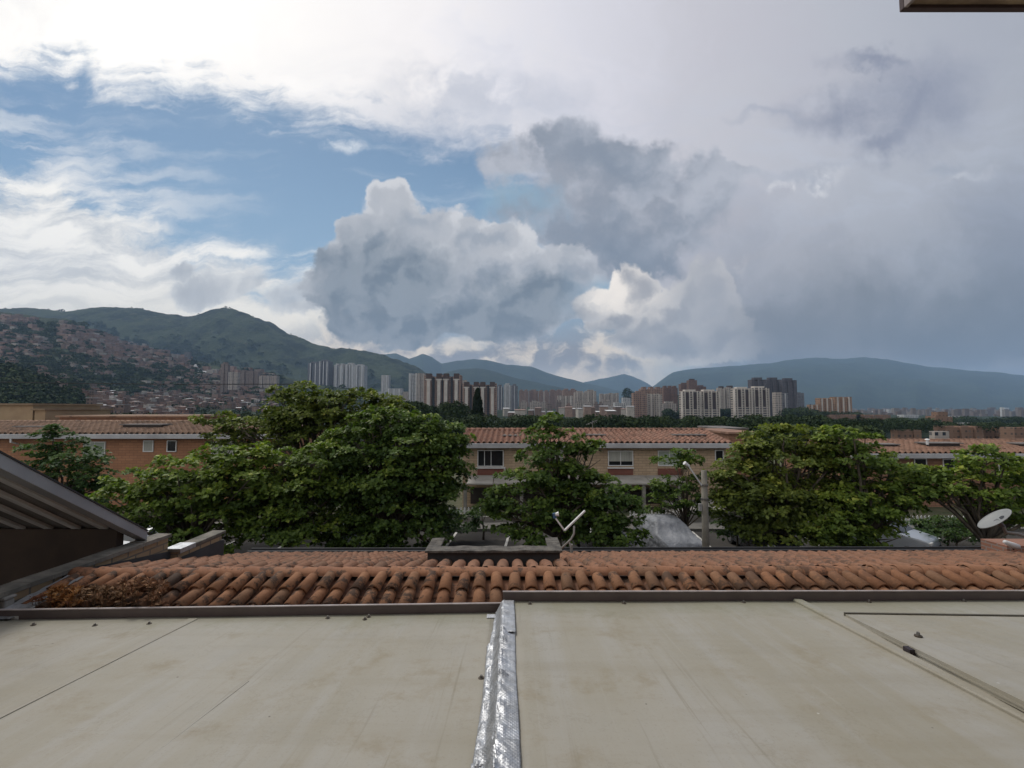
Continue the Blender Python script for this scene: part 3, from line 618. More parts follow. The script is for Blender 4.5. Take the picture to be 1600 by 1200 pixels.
for i in range(20):     # low houses among the trees below the central towers
    px = 792 + 205*((i*0.618) % 1.0); py = 636 + 13*random.random(); Y = random.uniform(470, 760)
    b_ = P(px, py, Y); w_ = random.uniform(5, 10); r_ = empty('low_house', (b_.x, b_.y, b_.z), random.uniform(-.3, .3), 'small pale roofed house among the trees below the central towers', 'house', 'low houses among the valley trees')
    m = MB(); m.box(-w_/2, w_/2, 0, 8, -8, 3.6); m.build('wall', HW[random.choice([1, 2, 3])], r_); m = MB(); m.hexa([(-w_/2-.5,-.6,3.62),(w_/2+.5,-.6,3.62),(w_/2+.5,8.5,4.6),(-w_/2-.5,8.5,4.6),(-w_/2-.5,-.6,3.9),(w_/2+.5,-.6,3.9),(w_/2+.5,8.5,4.9),(-w_/2-.5,8.5,4.9)]); m.build('roof', HR[random.choice([0, 1, 2, 3])], r_)
# ---- the far plain at the right: a haze of tiny blocks
pl = MB()
for _ in range(520):
    px = random.uniform(1255, 1640); Y = random.choice([1500, 2000, 2600, 3200]) * random.uniform(.9, 1.1)
    py = 640 + random.uniform(0, 9); b = P(px, py, Y); w = random.uniform(12, 30)*Y/2500; h = random.choice([2, 3, 4, 6, 13])*Y/2500
    pl.box(b.x-w/2, b.x+w/2, b.y, b.y+w*.6, b.z-30, b.z+h, random.random())
tag(pl.build('far_city', tintmat('far_city_walls', [(0.0, (0.15,0.11,0.095)), (0.6, (0.21,0.175,0.155)), (0.93, (0.26,0.245,0.23)), (1.0, (0.62,0.62,0.62))])), 'far haze of city blocks under the right mountain', 'city', kind='stuff')
for i, (x0, x1, yt, yb, Y) in enumerate([(1345,1352,648,653,900),(1412,1436,648,652,900),(1462,1482,651,654,800),(1484,1500,650,654,820),(1508,1534,661,667,300)]):
    tower(x0, x1, yt, yb, Y, 'flat', 'white', ['tiny white roofed shed left of the dark wood on the plain', 'long white roofed hall behind the dark wood on the plain', 'white roofed hall just behind the tan brick block', 'white roofed hall right of the tan brick block', 'pale low roof between the tan block and the brown flats'][i], cat='hall', name='white_hall', group='white roofed halls on the right plain', lobes=1, depth=.5)
# ------------------------------------------------------------------ leaf clumps in bulk (far woods)
def leafmesh(name, C, R, n, size, mat, parent=None, seed=1, flat=0.8, tintbase=None):
    """n small leaf-cluster faces on each blob (centres C, radii R)"""
    r = np.random.default_rng(seed); k = len(C); C = np.repeat(np.asarray(C, float), n, 0); R = np.repeat(np.asarray(R, float), n, 0)
    d = r.normal(size=(k*n, 3)); d /= np.linalg.norm(d, axis=1)[:, None]; d[:, 2] = np.where(d[:, 2] < -0.3, -d[:, 2], d[:, 2])
    rad = R[:, None]*(r.uniform(0.72, 1.08, (k*n, 1))); p = C + d*rad*np.array([1, 1, flat])
    nn = d + r.normal(size=d.shape)*0.55; nn /= np.linalg.norm(nn, axis=1)[:, None]
    a = np.cross(nn, r.normal(size=d.shape)); a /= np.linalg.norm(a, axis=1)[:, None]; b = np.cross(nn, a)
    s = (size*R*r.uniform(0.6, 1.3, k*n))[:, None]
    V = np.stack([p-a*s, p-b*s*0.7, p+a*s, p+b*s*0.7], 1).reshape(-1, 3)
    tint = np.repeat(np.clip((tintbase if tintbase is not None else np.repeat(r.random(k), n))*0.6 + r.random(k*n)*0.4, 0, 1), 4)
    me = bpy.data.meshes.new(name); N = len(p)
    me.vertices.add(4*N); me.vertices.foreach_set('co', V.astype(np.float32).ravel())
    me.loops.add(4*N); me.loops.foreach_set('vertex_index', np.arange(4*N, dtype=np.int32))
    me.polygons.add(N); me.polygons.foreach_set('loop_start', np.arange(0, 4*N, 4, dtype=np.int32)); me.polygons.foreach_set('loop_total', np.full(N, 4, np.int32))
    me.update(calc_edges=True); at = me.attributes.new('tint', 'FLOAT', 'POINT'); at.data.foreach_set('value', tint.astype(np.float32))
    return link_mesh(name, me, mat, parent)
def foliage_mat(name, stops, trans=0.25, rough=0.5, spec=0.35):
    m, t, b = newmat(name); c = t.ramp(t.attr('tint'), stops)
    n = t.noise(coords(t), 0.55, 3); c = t.mix(t.mr(n, 0.35, 0.7, 0.0, 0.4), c, t.mix(1.0, c, (1.25, 1.1, 0.7), 'MULTIPLY'))
    t.put(b.inputs['Base Color'], c); b.inputs['Roughness'].default_value = rough; b.inputs['Specular IOR Level'].default_value = spec
    if trans:
        tr = t.n.new('ShaderNodeBsdfTranslucent'); t.put(tr.inputs[0], t.mix(1.0, c, (1.3, 1.5, 0.6), 'MULTIPLY'))
        mx = t.n.new('ShaderNodeMixShader'); mx.inputs[0].default_value = trans; t.put(mx.inputs[1], b.outputs[0]); t.put(mx.inputs[2], tr.outputs[0])
        t.l.new(mx.outputs[0], m.node_tree.nodes['Material Output'].inputs[0])
    return m
M_wood = foliage_mat('far_foliage', [(0.0, (0.014,0.027,0.015)), (0.6, (0.030,0.050,0.023)), (1.0, (0.060,0.080,0.032))], 0.0, 0.8, 0.1)
def woods():
    C, R = [], []
    def band(x0, x1, y0, y1, n, Y0, Y1, r0, r1):
        for _ in range(n):
            q = random.random(); Y = Y0 + (Y1-Y0)*q; px = random.uniform(x0, x1); py = y1 + (y0-y1)*q + random.uniform(-2, 2)
            p_ = P(px, py, Y); r_ = random.uniform(r0, r1)*min(1.0, 0.30+0.7*Y/420); C.append((p_.x, p_.y, p_.z-r_*0.85)); R.append(r_)
    band(600, 730, 625, 668, 90, 520, 120, 4, 8); band(700, 1060, 648, 674, 300, 520, 110, 4, 8); band(1040, 1290, 648, 672, 170, 480, 130, 4, 7)
    band(1230, 1270, 636, 655, 30, 560, 420, 7, 10); band(1290, 1420, 652, 676, 120, 480, 140, 4, 7); band(1380, 1465, 652, 672, 60, 500, 300, 6, 10); band(1410, 1620, 658, 676, 130, 420, 200, 3, 6)
    band(1440, 1640, 650, 660, 60, 700, 500, 7, 11); band(975, 1000, 606, 622, 14, 1150, 1100, 9, 13); band(1255, 1345, 640, 656, 36, 620, 520, 4, 7)
    band(1120, 1150, 634, 655, 22, 640, 580, 7, 10); band(1040, 1066, 638, 660, 26, 640, 560, 6, 9)
    band(620, 740, 652, 676, 90, 160, 70, 5, 9); band(1170, 1345, 660, 682, 90, 170, 70, 5, 9); band(0, 130, 632, 650, 60, 300, 150, 4, 7); band(120, 420, 645, 662, 130, 300, 120, 3, 6)
    leaf = leafmesh('woodland', C, R, 260, 0.115, M_wood, seed=3)
    tag(leaf, 'dark green woods filling the valley floor between the towers', 'woods', kind='stuff')
    # trees over the slopes
    C, R = [], []; r = random.Random(4)
    def spread(n, x0, x1, f0, f1, rr, y0=120, y1=2690):
        for _ in range(n):
            px = r.uniform(x0, x1); py = r.uniform(f0(px), f1(px)); h = march(px, py, y0, y1, 500)
            if h: q = rr*h.y/1000*r.uniform(.6, 1.3); C.append((h.x, h.y, h.z+q*0.3)); R.append(q)
    spread(300, -20, 440, lambda x: 512 + x*0.16, lambda x: 650, 7.5)
    spread(420, 20, 310, lambda x: 556 + x*0.05, lambda x: 618, 9)
    spread(220, -20, 160, lambda x: 505, lambda x: 575, 8); spread(90, 120, 330, lambda x: 515+(x-120)*.2, lambda x: 560+(x-120)*.1, 6)
    spread(120, 300, 440, lambda x: 585, lambda x: 640, 7)
    spread(260, -20, 130, lambda x: 575 + x*0.25, lambda x: 650, 13, 120, 800)
    spread(130, 60, 420, lambda x: 497 + x*0.10, lambda x: 540 + x*0.1, 5)
    spread(130, 400, 700, lambda x: 560 + (x-400)*0.14, lambda x: 640, 7)
    for px, d_, q in [(96,1,16),(90,0,9),(121,-2,5),(205,-1,6),(222,-2,6),(232,0,4),(310,-1,5),(352,-3,9),(358,-2,6),(395,-1,5),(455,0,6),(470,0,4),(523,-2,6),(547,-1,4),(520,0,4),(75,0,6),(20,0,7),(8,0,8)]:
        t_, s_ = uv(px, 500); z_ = terrain(np.array([t_]), np.array([2695.0]))[0]; C.append((t_*2695, 2695, z_+q*0.4)); R.append(q)
    leaf = leafmesh('hillside_woods', C, R, 60, 0.26, M_wood, seed=5)
    tag(leaf, 'scattered dark trees and scrub covering the left hillside', 'woods', kind='stuff')
woods()
# ---- the dark conifer before the brick blocks
def conifer(px, pyt, pyb, Y, wpx, label):
    b = P(px, pyb, Y); H = P(px, pyt, Y).z - b.z; w = wpx*Y/F; r = empty('conifer_tree', b, 0, label, 'conifer')
    C, R = [], []
    for i in range(150):
        q = random.random()**0.9; a = random.uniform(0, 6.28); rad = w/2*(1-q)**0.6*random.uniform(.5, .85) + 0.1
        C.append((math.cos(a)*rad, math.sin(a)*rad, H*(0.04+0.93*q))); R.append(0.5 + w*0.13*(1-q))
    leafmesh('crown', C, R, 90, 0.26, foliage_mat('conifer_needles', [(0.0, (0.008,0.016,0.010)), (1.0, (0.022,0.036,0.020))], 0, .8, .1), r, 9, 1.3)
    m = MB(); m.tube([(0,0,-4),(0,0,H*0.5),(0,0,H*0.95)], [w*.06, w*.04, .05]); m.build('trunk', pmat('dark_bark', (0.05,0.038,0.03), None, 3, .9, .3), r)
conifer(746, 607, 668, 130, 19, 'tall pointed dark conifer standing before the lower pink brick block')
# ------------------------------------------------------------------ street level
def asphalt():
    m, t, b = newmat('asphalt'); c = coords(t)
    n = t.noise(c, 0.35, 6, 0.6); n2 = t.noise(c, 40, 3, 0.6)
    k = t.mix(t.mr(n, 0.35, 0.65), (0.040, 0.038, 0.037), (0.075, 0.070, 0.064)); k = t.mix(t.mr(n2, 0.5, 0.8, 0, .4), k, (0.16,0.155,0.15))
    t.put(b.inputs['Base Color'], k); b.inputs['Roughness'].default_value = 1.0; b.inputs['Specular IOR Level'].default_value = 0.05; bump(t, b, n2, .3, .01); return m
g = MB(); g.add([(-150,-40,0),(150,-40,0),(150,64,0),(-150,64,0)], [(0,1,2,3)])
tag(g.build('street', asphalt()), kind='structure')
M_soil = pmat('dry_grass_soil', (0.05, 0.065, 0.028), (0.11, 0.10, 0.06), 0.8, 0.95, 0.5)
M_walk = pmat('sidewalk_concrete', (0.17, 0.16, 0.145), (0.11, 0.105, 0.095), 1.2, 0.9, 0.2)
g = MB(); g.box(-60, 60, 24.0, 25.6, -0.4, 0.13); tag(g.build('sidewalk', M_walk), kind='structure')
g = MB(); g.box(-60, 60, 25.6, 60, -0.5, 0.09); tag(g.build('front_lawn', M_soil), kind='structure')
M_line = pmat('worn_road_paint', (0.62, 0.60, 0.55), (0.40, 0.39, 0.36), 4, .8, .1)
g = MB()
for px, in [(360,),(450,),(540,),(600,),(700,),(790,),(905,),(1010,),(1100,),(1172,),(1270,),(1360,),(1450,),(1540,),(1640,)]:
    b = PZ(px, 848, 0); g.bar((b.x-0.35, b.y-5.0, 0.006), (b.x+0.25, b.y+2.6, 0.006), 0.12, 0.006)
tag(g.build('parking_markings', M_line), kind='structure')
# ------------------------------------------------------------------ barrel tiles
def clay(name, a, b_, c_, stain=0.55, stain_scale=3.2, sthr=(0.52, 0.60), fleck=(0.62, 0.70), side=False):
    m, t, b = newmat(name); o = coords(t)
    k = t.ramp(t.attr('tint'), [(0.0, a), (0.5, b_), (1.0, c_)])
    n = t.noise(o, stain_scale, 9, 0.72); n2 = t.noise(o, 22, 5, 0.6); n3 = t.noise(o, 0.5, 3, 0.5)
    k = t.mix(t.mr(n2, 0.3, 0.7, 0, .45), k, t.mix(1.0, k, (0.66, 0.60, 0.55), 'MULTIPLY'))
    k = t.mix(t.m('MULTIPLY', t.mr(t.m('ADD', n, t.m('MULTIPLY', t.m('SUBTRACT', n3, 0.5), 0.35)), *sthr), t.m('MULTIPLY', stain, t.mr(t.sep(o)[0], 6.0, 10.5, 1.0, 0.35 if stain_scale < 5 else 0.75) if side else 1.0)), k, (0.050, 0.036, 0.029))
    k = t.mix(t.m('MULTIPLY', t.mr(t.noise(o, 55, 3, 0.6), *fleck), 0.5), k, (0.06, 0.05, 0.04))
    t.put(b.inputs['Base Color'], k); b.inputs['Roughness'].default_value = 0.82; b.inputs['Specular IOR Level'].default_value = 0.25
    bump(t, b, t.m('ADD', n2, t.m('MULTIPLY', n, 0.5)), 0.35, 0.006); return m
M_clay = clay('clay_tile', (0.255, 0.122, 0.066), (0.320, 0.160, 0.086), (0.210, 0.118, 0.070), .85, 3.6, (0.50, 0.57), side=True)
M_clayb = clay('clay_tile_mottled', (0.240, 0.118, 0.070), (0.290, 0.146, 0.086), (0.200, 0.112, 0.070), 0.8, 8.0, (0.53, 0.60), side=True)
M_clayd = clay('clay_tile_shaded_pan', (0.17, 0.08, 0.05), (0.22, 0.105, 0.06), (0.16, 0.085, 0.055), 0.7, 5.0)  # darker clay for the channels: shade between the tiles put into the colour
def slope_tiles(mb, pan, origin, ex, ed, n, rows, pitch=0.205, run=0.33, length=0.40, r=0.078, jit=1.0, seg=7, rnd=None):
    """courses of barrel tiles laid from the lower edge (origin) along ex, climbing along ed"""
    rnd = rnd or random; ex = Vector(ex).normalized(); ed = Vector(ed).normalized(); nz = ex.cross(ed).normalized()
    if nz.z < 0: nz = -nz
    for i in range(n):
        for j in range(rows):
            o = Vector(origin) + ex*(i*pitch + rnd.uniform(-1, 1)*0.006*jit) + ed*(j*run + rnd.uniform(-1, 1)*0.012*jit) + nz*(0.045 + rnd.uniform(0, 1)*0.006*jit)
            sk = rnd.uniform(-1, 1)*0.012*jit; a = min(1, max(0, rnd.gauss(0.5, 0.28)))
            r0, r1 = r*rnd.uniform(.97, 1.05), r*0.84; vs = []
            for rr_, d_, lift in ((r0, 0, 0.014), (r1, length, -0.006)):
                for k in range(seg+1):
                    th = math.pi*(k/seg); vs.append(o + ex*(math.cos(th)*rr_ + (sk if d_ else 0)) + nz*(math.sin(th)*rr_*0.92 + lift*1.5) + ed*d_)
            for k in range(seg+1):      # inner lip, gives the tile its thickness
                th = math.pi*(k/seg); vs.append(o + ex*(math.cos(th)*(r0-.014)) + nz*(math.sin(th)*(r0-.014)*0.92 + .014) + ed*0.0)
            for k in range(seg+1):
                th = math.pi*(k/seg); vs.append(o + ex*(math.cos(th)*(r0-.014)) + nz*(math.sin(th)*(r0-.014)*0.92 + .012) + ed*0.10)
            S = seg+1; fs = []
            for k in range(seg): fs += [(k, k+1, S+k+1, S+k), (2*S+k, 2*S+k+1, k+1, k), (3*S+k, 3*S+k+1, 2*S+k+1, 2*S+k)]
            mb.add(vs, fs, a)
            # channel tile beside it
            o2 = Vector(origin) + ex*(i*pitch + pitch/2) + ed*(j*run - 0.03) + nz*0.035; vs = []; a2 = min(1, max(0, a + rnd.uniform(-.3, .3)))
            for d_, lift in ((0, 0.012), (length, -0.004)):
                for k in range(seg+1):
                    th = math.pi*(k/seg); vs.append(o2 + ex*(math.cos(th)*r*0.86) + nz*(-math.sin(th)*r*0.5 + lift) + ed*d_)
            pan.add(vs, [(k, k+1, S+k+1, S+k) for k in range(seg)], a2)
# ---- the tiled roof right before us
ZR = CZ - 2.00
RA, RB = PZ(118, 893, ZR), PZ(1640, 889, ZR)
ex = (RB-RA).normalized(); dn = Vector((ex.y, -ex.x, 0))           # towards us
if dn.y > 0: dn = -dn
PITCH = math.radians(15)
tr = empty('tiled_roof', (RA.x, RA.y, 0), math.atan2(ex.y, ex.x), 'weathered clay barrel tile roof crossing the picture behind the beige sheets', 'roof')
W_ = 17.2; n_ = int(W_/0.205)
fr = MB(); frp = MB(); rnd = random.Random(11)
slope_tiles(fr, frp, (0.1, -0.655, ZR-0.655*math.tan(PITCH)-0.06), (1,0,0), (0, math.cos(PITCH), math.sin(PITCH)), n_, 2, run=0.285, length=0.33, jit=1.7, rnd=rnd)
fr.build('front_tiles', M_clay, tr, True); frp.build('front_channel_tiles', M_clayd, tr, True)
bk = MB(); bkp = MB(); LB = 3.75
slope_tiles(bk, bkp, (0.15, LB, ZR-LB*math.tan(PITCH)-0.06), (1,0,0), (0, -math.cos(PITCH), math.sin(PITCH)), n_, 11, jit=1.6, rnd=rnd, seg=6)
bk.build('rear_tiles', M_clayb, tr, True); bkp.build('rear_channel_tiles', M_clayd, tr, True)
rg = MB()
for i in range(int(W_/0.30)):
    x0 = i*0.30; vs = []; S = 9; a = min(1, max(0, rnd.gauss(0.45, .3))); dy = rnd.uniform(-.008, .008); dz = rnd.uniform(0, .008)
    for rr_, x_ in ((0.088, x0+0.345), (0.102, x0)):
        for k in range(S): th = math.pi*(k/(S-1)); vs.append((x_, math.cos(th)*rr_+dy, ZR-0.045+math.sin(th)*rr_*0.80+dz+(0.012 if rr_ > .09 else 0)))
    for k in range(S): th = math.pi*(k/(S-1)); vs.append((x0, math.cos(th)*.086+dy, ZR-0.045+math.sin(th)*.086*0.80+dz+.012))
    rg.add(vs, [(k, k+1, S+k+1, S+k) for k in range(S-1)] + [(S+k, S+k+1, 2*S+k+1, 2*S+k) for k in range(S-1)], a)
rg.build('ridge_tiles', clay('clay_ridge_tile', (0.250, 0.120, 0.070), (0.310, 0.153, 0.088), (0.215, 0.120, 0.074), 0.8, 7.0, (0.53, 0.59), side=True), tr, True)
dk = MB(); ty = math.tan(PITCH)
dk.hexa([(0,-.66,ZR-.66*ty-.25),(W_,-.66,ZR-.66*ty-.25),(W_,0,ZR-.2),(0,0,ZR-.2),(0,-.66,ZR-.66*ty-.09),(W_,-.66,ZR-.66*ty-.09),(W_,0,ZR-.075),(0,0,ZR-.075)])
dk.hexa([(0,0.001,ZR-.2),(W_,0.001,ZR-.2),(W_,LB,ZR-LB*ty-.25),(0,LB,ZR-LB*ty-.25),(0,0.001,ZR-.075),(W_,0.001,ZR-.075),(W_,LB,ZR-LB*ty-.09),(0,LB,ZR-LB*ty-.09)])
dk.build('roof_deck', pmat('mortar_deck', (0.15, 0.09, 0.065), (0.06, 0.045, 0.035), 5, .95, .4), tr)
M_flash = pmat('dark_metal_flashing', (0.060, 0.062, 0.066), (0.035, 0.036, 0.040), 1.5, 0.55, 0.1, spec=0.5)
wl = MB(); wl.box(0.1, W_-0.1, -0.60, LB-0.1, 0.0, ZR-LB*ty-.3); wl.build('wall', brickmat('own_brick', (0.30,0.17,0.10), (0.24,0.13,0.08), (0.3,0.28,0.25)), tr)
# long gutter along the far edge
gt = MB(); zg = ZR-LB*ty
gt.box(-0.05, W_, LB+0.02, LB+0.05, zg-0.25, zg+0.085); gt.box(-0.05, W_, LB+0.05, LB+0.17, zg-0.22, zg-0.20); gt.box(-0.05, W_, LB+0.17, LB+0.19, zg-0.22, zg+0.10)
gt.build('rear_gutter', M_flash, tr, bevel=0.003)
# ---- light well let into the rear slope
def local(v): return tr.matrix_world.inverted() @ Vector(v)
bpy.context.view_layer.update()
zt_ = CZ-2.075
A = local(PZ(668, 857, zt_)); B = local(PZ(875, 857, zt_))
lw = empty('light_well', tr.matrix_world @ Vector(((A.x+B.x)/2, A.y, 0)), tr.rotation_euler.z, 'low open light well with a rough grey rim set in the far tile slope', 'light well')
hw = (B.x-A.x)/2; dp = 0.62
m = MB(); m.box(-hw, hw, 0, 0.12, zt_-0.75, zt_-0.05); m.box(-hw, -hw+.12, 0.121, dp, zt_-0.95, zt_-0.05); m.box(hw-.12, hw, 0.121, dp, zt_-0.95, zt_-0.05)
m.build('wall', M_flash, lw)
M_rim = pmat('rough_grey_mortar', (0.155, 0.142, 0.125), (0.07, 0.065, 0.06), 9, .95, .9, 30, .02)
for nm, bx in (('front_coping', (-hw-.03, hw+.03, -0.05, 0.17)), ('side_coping', (-hw-.03, -hw+.17, 0.172, dp)), ('side_coping', (hw-.17, hw+.03, 0.172, dp))):
    m = MB(); N = 26; x0, x1, y0, y1 = bx; lx, ly = x1-x0, y1-y0; ax = lx > ly
    for i in range(N):
        a0, a1 = i/N, (i+1)/N; h0, h1 = 0.010+.014*mnoise.noise((a0*9, x0, 1)), 0.010+.014*mnoise.noise((a1*9, x0, 1))
        if ax: q = [(x0+lx*a0,y0,zt_-.05),(x0+lx*a1,y0,zt_-.05),(x0+lx*a1,y1,zt_-.05),(x0+lx*a0,y1,zt_-.05),(x0+lx*a0,y0,zt_+h0-.03),(x0+lx*a1,y0,zt_+h1-.03),(x0+lx*a1,y1,zt_+h1-.025),(x0+lx*a0,y1,zt_+h0-.025)]
        else: q = [(x0,y0+ly*a0,zt_-.05),(x1,y0+ly*a0,zt_-.05),(x1,y0+ly*a1,zt_-.05),(x0,y0+ly*a1,zt_-.05),(x0,y0+ly*a0,zt_+h0-.03),(x1,y0+ly*a0,zt_+h0-.025),(x1,y0+ly*a1,zt_+h1-.025),(x0,y0+ly*a1,zt_+h1-.03)]
        m.hexa(q)
    m.build(nm, M_rim, lw)
m = MB(); m.box(-hw+.12, hw-.12, .12, dp, zt_-1.0, zt_-.96); m.build('floor_slab', M_dark, lw)
# ---- beige sheets
def beige():
    m, t, b = newmat('aged_beige_sheet'); o = coords(t)
    n = t.noise(t.mapping(o, scale=(1, 0.5, 1)), 0.7, 5, 0.55); n2 = t.noise(t.mapping(o, scale=(3.0, 0.22, 1)), 1.6, 6, 0.62); n3 = t.noise(o, 2.4, 8, 0.7); n4 = t.noise(o, 60, 3, .6)
    n5 = t.noise(t.mapping(o, scale=(0.25, 3.0, 1)), 1.4, 5, 0.6)
    k = t.mix(t.mr(n, 0.36, 0.64), (0.300, 0.274, 0.212), (0.338, 0.316, 0.266))
    k = t.mix(t.mr(n2, 0.42, 0.70, 0, .55), k, (0.362, 0.350, 0.322))
    k = t.mix(t.mr(n5, 0.45, 0.75, 0, .35), k, (0.262, 0.232, 0.168))
    k = t.mix(t.mr(n3, 0.53, 0.74, 0, .55), k, (0.235, 0.192, 0.120))
    k = t.mix(t.mr(t.noise(o, 5.5, 8, 0.75), 0.66, 0.74, 0, .5), k, (0.15, 0.132, 0.09))
    sx = t.sep(o)      # grime that gathers by the low edge and along the lap
    edge = t.mr(t.m('ADD', sx[1], t.m('MULTIPLY', t.m('SUBTRACT', n3, .5), 1.2)), 4.35, 4.95, 0, .5)
    k = t.mix(edge, k, (0.20, 0.205, 0.14))
    k = t.mix(t.mr(t.noise(o, 34, 4, 0.7), 0.70, 0.74, 0, .7), k, (0.09, 0.075, 0.05))
    ring = t.m('ABSOLUTE', t.m('SUBTRACT', t.noise(o, 1.7, 7, 0.66), 0.57)); k = t.mix(t.mr(ring, 0.012, 0.0, 0, .16), k, (0.16, 0.135, 0.085))
    run = t.noise(t.mapping(o, scale=(26, 0.55, 1)), 1.0, 5, 0.65); k = t.mix(t.m('MULTIPLY', t.mr(run, 0.56, 0.72, 0, .42), t.mr(n, .42, .6)), k, (0.19, 0.165, 0.115))
    k = t.mix(t.mr(t.noise(t.mapping(o, scale=(14, 0.4, 1), loc=(5,2,0)), 1.0, 5, 0.65), 0.60, 0.76, 0, .35), k, (0.40, 0.38, 0.33))
    sp_ = t.voro(o, 3.4); k = t.mix(t.mr(sp_, 0.030, 0.022, 0, .8), k, (0.07, 0.055, 0.04)); k = t.mix(t.mr(t.voro(t.mapping(o, loc=(7,3,0)), 1.9), 0.020, 0.014, 0, .7), k, (0.55, 0.54, 0.5))
    k = t.mix(t.mr(n4, 0.55, 0.75, 0, .25), k, (0.17, 0.15, 0.11))
    t.put(b.inputs['Base Color'], k); t.put(b.inputs['Roughness'], t.mr(n3, 0.3, 0.7, 0.42, 0.62)); b.inputs['Specular IOR Level'].default_value = 0.35
    bump(t, b, t.m('ADD', t.m('MULTIPLY', n, 4), t.m('MULTIPLY', n4, 0.06)), 0.35, 0.02); return m
M_beige = beige()
LZ, LS = CZ-1.623, 0.114; RZ, RS = CZ-1.500, 0.114
def onL(px, py, up=0): return PP(px, py, LZ+up, LS)
def onR(px, py, up=0): return PP(px, py, RZ+up, RS)
LAf, LAn = onL(-260, 972), onL(771, 957)
RAf, RAn = onR(1900, 938), onR(803, 940)
def plane_z(z0, s, y): return z0 - s*y
SEAM = 0.0
# fine sheet with a slight sag, cut by its four corners
def sheet(mb, c, z0, s, th=0.012, nx=40, ny=30, wob=0.004, seed=0):
    vs = []
    for j in range(ny+1):
        for i in range(nx+1):
            a, b = i/nx, j/ny; p = (Vector(c[0])*(1-a)+Vector(c[1])*a)*(1-b) + (Vector(c[3])*(1-a)+Vector(c[2])*a)*b
            z = z0 - s*p.y + wob*mnoise.noise((p.x*0.9, p.y*1.1, seed)); vs.append((p.x, p.y, z))
    n1 = len(vs); vs += [(x, y, z-th) for x, y, z in vs]; fs = []; S = nx+1
    for j in range(ny):
        for i in range(nx):
            k = j*S+i; fs += [(k, k+1, k+1+S, k+S), (n1+k, n1+k+S, n1+k+1+S, n1+k+1)]
    for i in range(nx): fs += [(i, n1+i, n1+i+1, i+1), (ny*S+i, ny*S+i+1, n1+ny*S+i+1, n1+ny*S+i)]
    for j in range(ny): fs += [(j*S, (j+1)*S, n1+(j+1)*S, n1+j*S), (j*S+nx, n1+j*S+nx, n1+(j+1)*S+nx, (j+1)*S+nx)]
    mb.add(vs, fs)
J0, J1 = PP(786, 940, CZ-1.5, .114), PP(775, 1200, CZ-1.5, .114)
def jx(y): return J0.x + (J1.x-J0.x)*(y-J0.y)/(J1.y-J0.y)
def roofobj(side):
    if side == 'L':
        r = empty('sheet_roof', (-3, 2, LZ), 0, 'left beige painted sheet roof with one long lapped seam, below the brown gutter', 'roof'); z0 = LZ
        c = [(LAf.x, -0.6, 0), (0.06, -0.6, 0), (LAn.x+.10, LAn.y, 0), (LAf.x, LAf.y, 0)]
    else:
        r = empty('sheet_roof', (4, 2, RZ), 0, 'right beige painted sheet roof with rows of fasteners, carrying the raised panel', 'roof'); z0 = RZ
        c = [(jx(-0.6), -0.6, 0), (RAf.x, -0.6, 0), (RAf.x, RAf.y, 0), (jx(RAn.y), RAn.y, 0)]
    m = MB(); sheet(m, c, z0, 0.114, seed=1 if side == 'L' else 5); ob = m.build('sheet', M_beige, None, True)
    return r, c
bpy.context.view_layer.update()
def adopt(o, root):
    o.parent = root; o.matrix_parent_inverse = Matrix.Translation(-Vector(root.location)); return o
rL, cL = roofobj('L'); sheetL = bpy.data.objects['sheet']; sheetL.name = 'roof_sheet'; adopt(sheetL, rL)
rR, cR = roofobj('R'); sheetR = bpy.data.objects['sheet']; sheetR.name = 'roof_sheet'; adopt(sheetR, rR)
M_gut = pmat('brown_gutter_paint', (0.135, 0.105, 0.10), (0.085, 0.068, 0.066), 1.4, 0.5, 0.15, spec=.45)
M_gutlip = pmat('gutter_lip_highlight', (0.40, 0.36, 0.35), (0.24, 0.20, 0.19), 3, 0.5, 0.1)  # paler than the gutter: highlight along its top edge put into the colour
def gutter(root, a, b, h0, h1, hb):
    a, b = Vector(a), Vector(b); ax_ = (b-a).normalized(); yv = Vector((-ax_.y, ax_.x, 0)); z = Vector((0,0,1))
    m = MB()
    def bx(a_, b_, y0, y1, z0, z1): m.hexa([a_+yv*y0+z*z0, b_+yv*y0+z*z0, b_+yv*y1+z*z0, a_+yv*y1+z*z0, a_+yv*y0+z*z1, b_+yv*y0+z*z1, b_+yv*y1+z*z1, a_+yv*y1+z*z1])
    bx(a, b, 0.0, 0.018, -0.12, h0); adopt(m.build('gutter', M_gut, None, bevel=0.003), root)
    m2 = m; m = MB()
    def bx2(a_, b_, y0, y1, z0, z1): m.hexa([a_+yv*y0+z*z0, b_+yv*y0+z*z0, b_+yv*y1+z*z0, a_+yv*y1+z*z0, a_+yv*y0+z*z1, b_+yv*y0+z*z1, b_+yv*y1+z*z1, a_+yv*y1+z*z1])
    bx2(a, b, -0.004, 0.024, h0+.001, h0+.010); adopt(m.build('gutter_lip', M_gutlip, None), root)
def zL(p): return Vector((p.x, p.y, LZ - LS*p.y))
def zR(p): return Vector((p.x, p.y, RZ - RS*p.y))
gutter(rL, zL(LAf)+Vector((0,.01,0)), zL(LAn)+Vector((.09,.01,0)), 0.085, 0, 0)
gutter(rR, zR(RAn)+Vector((-.12,.01,0)), zR(RAf)+Vector((0,.01,0)), 0.092, 0, 0)
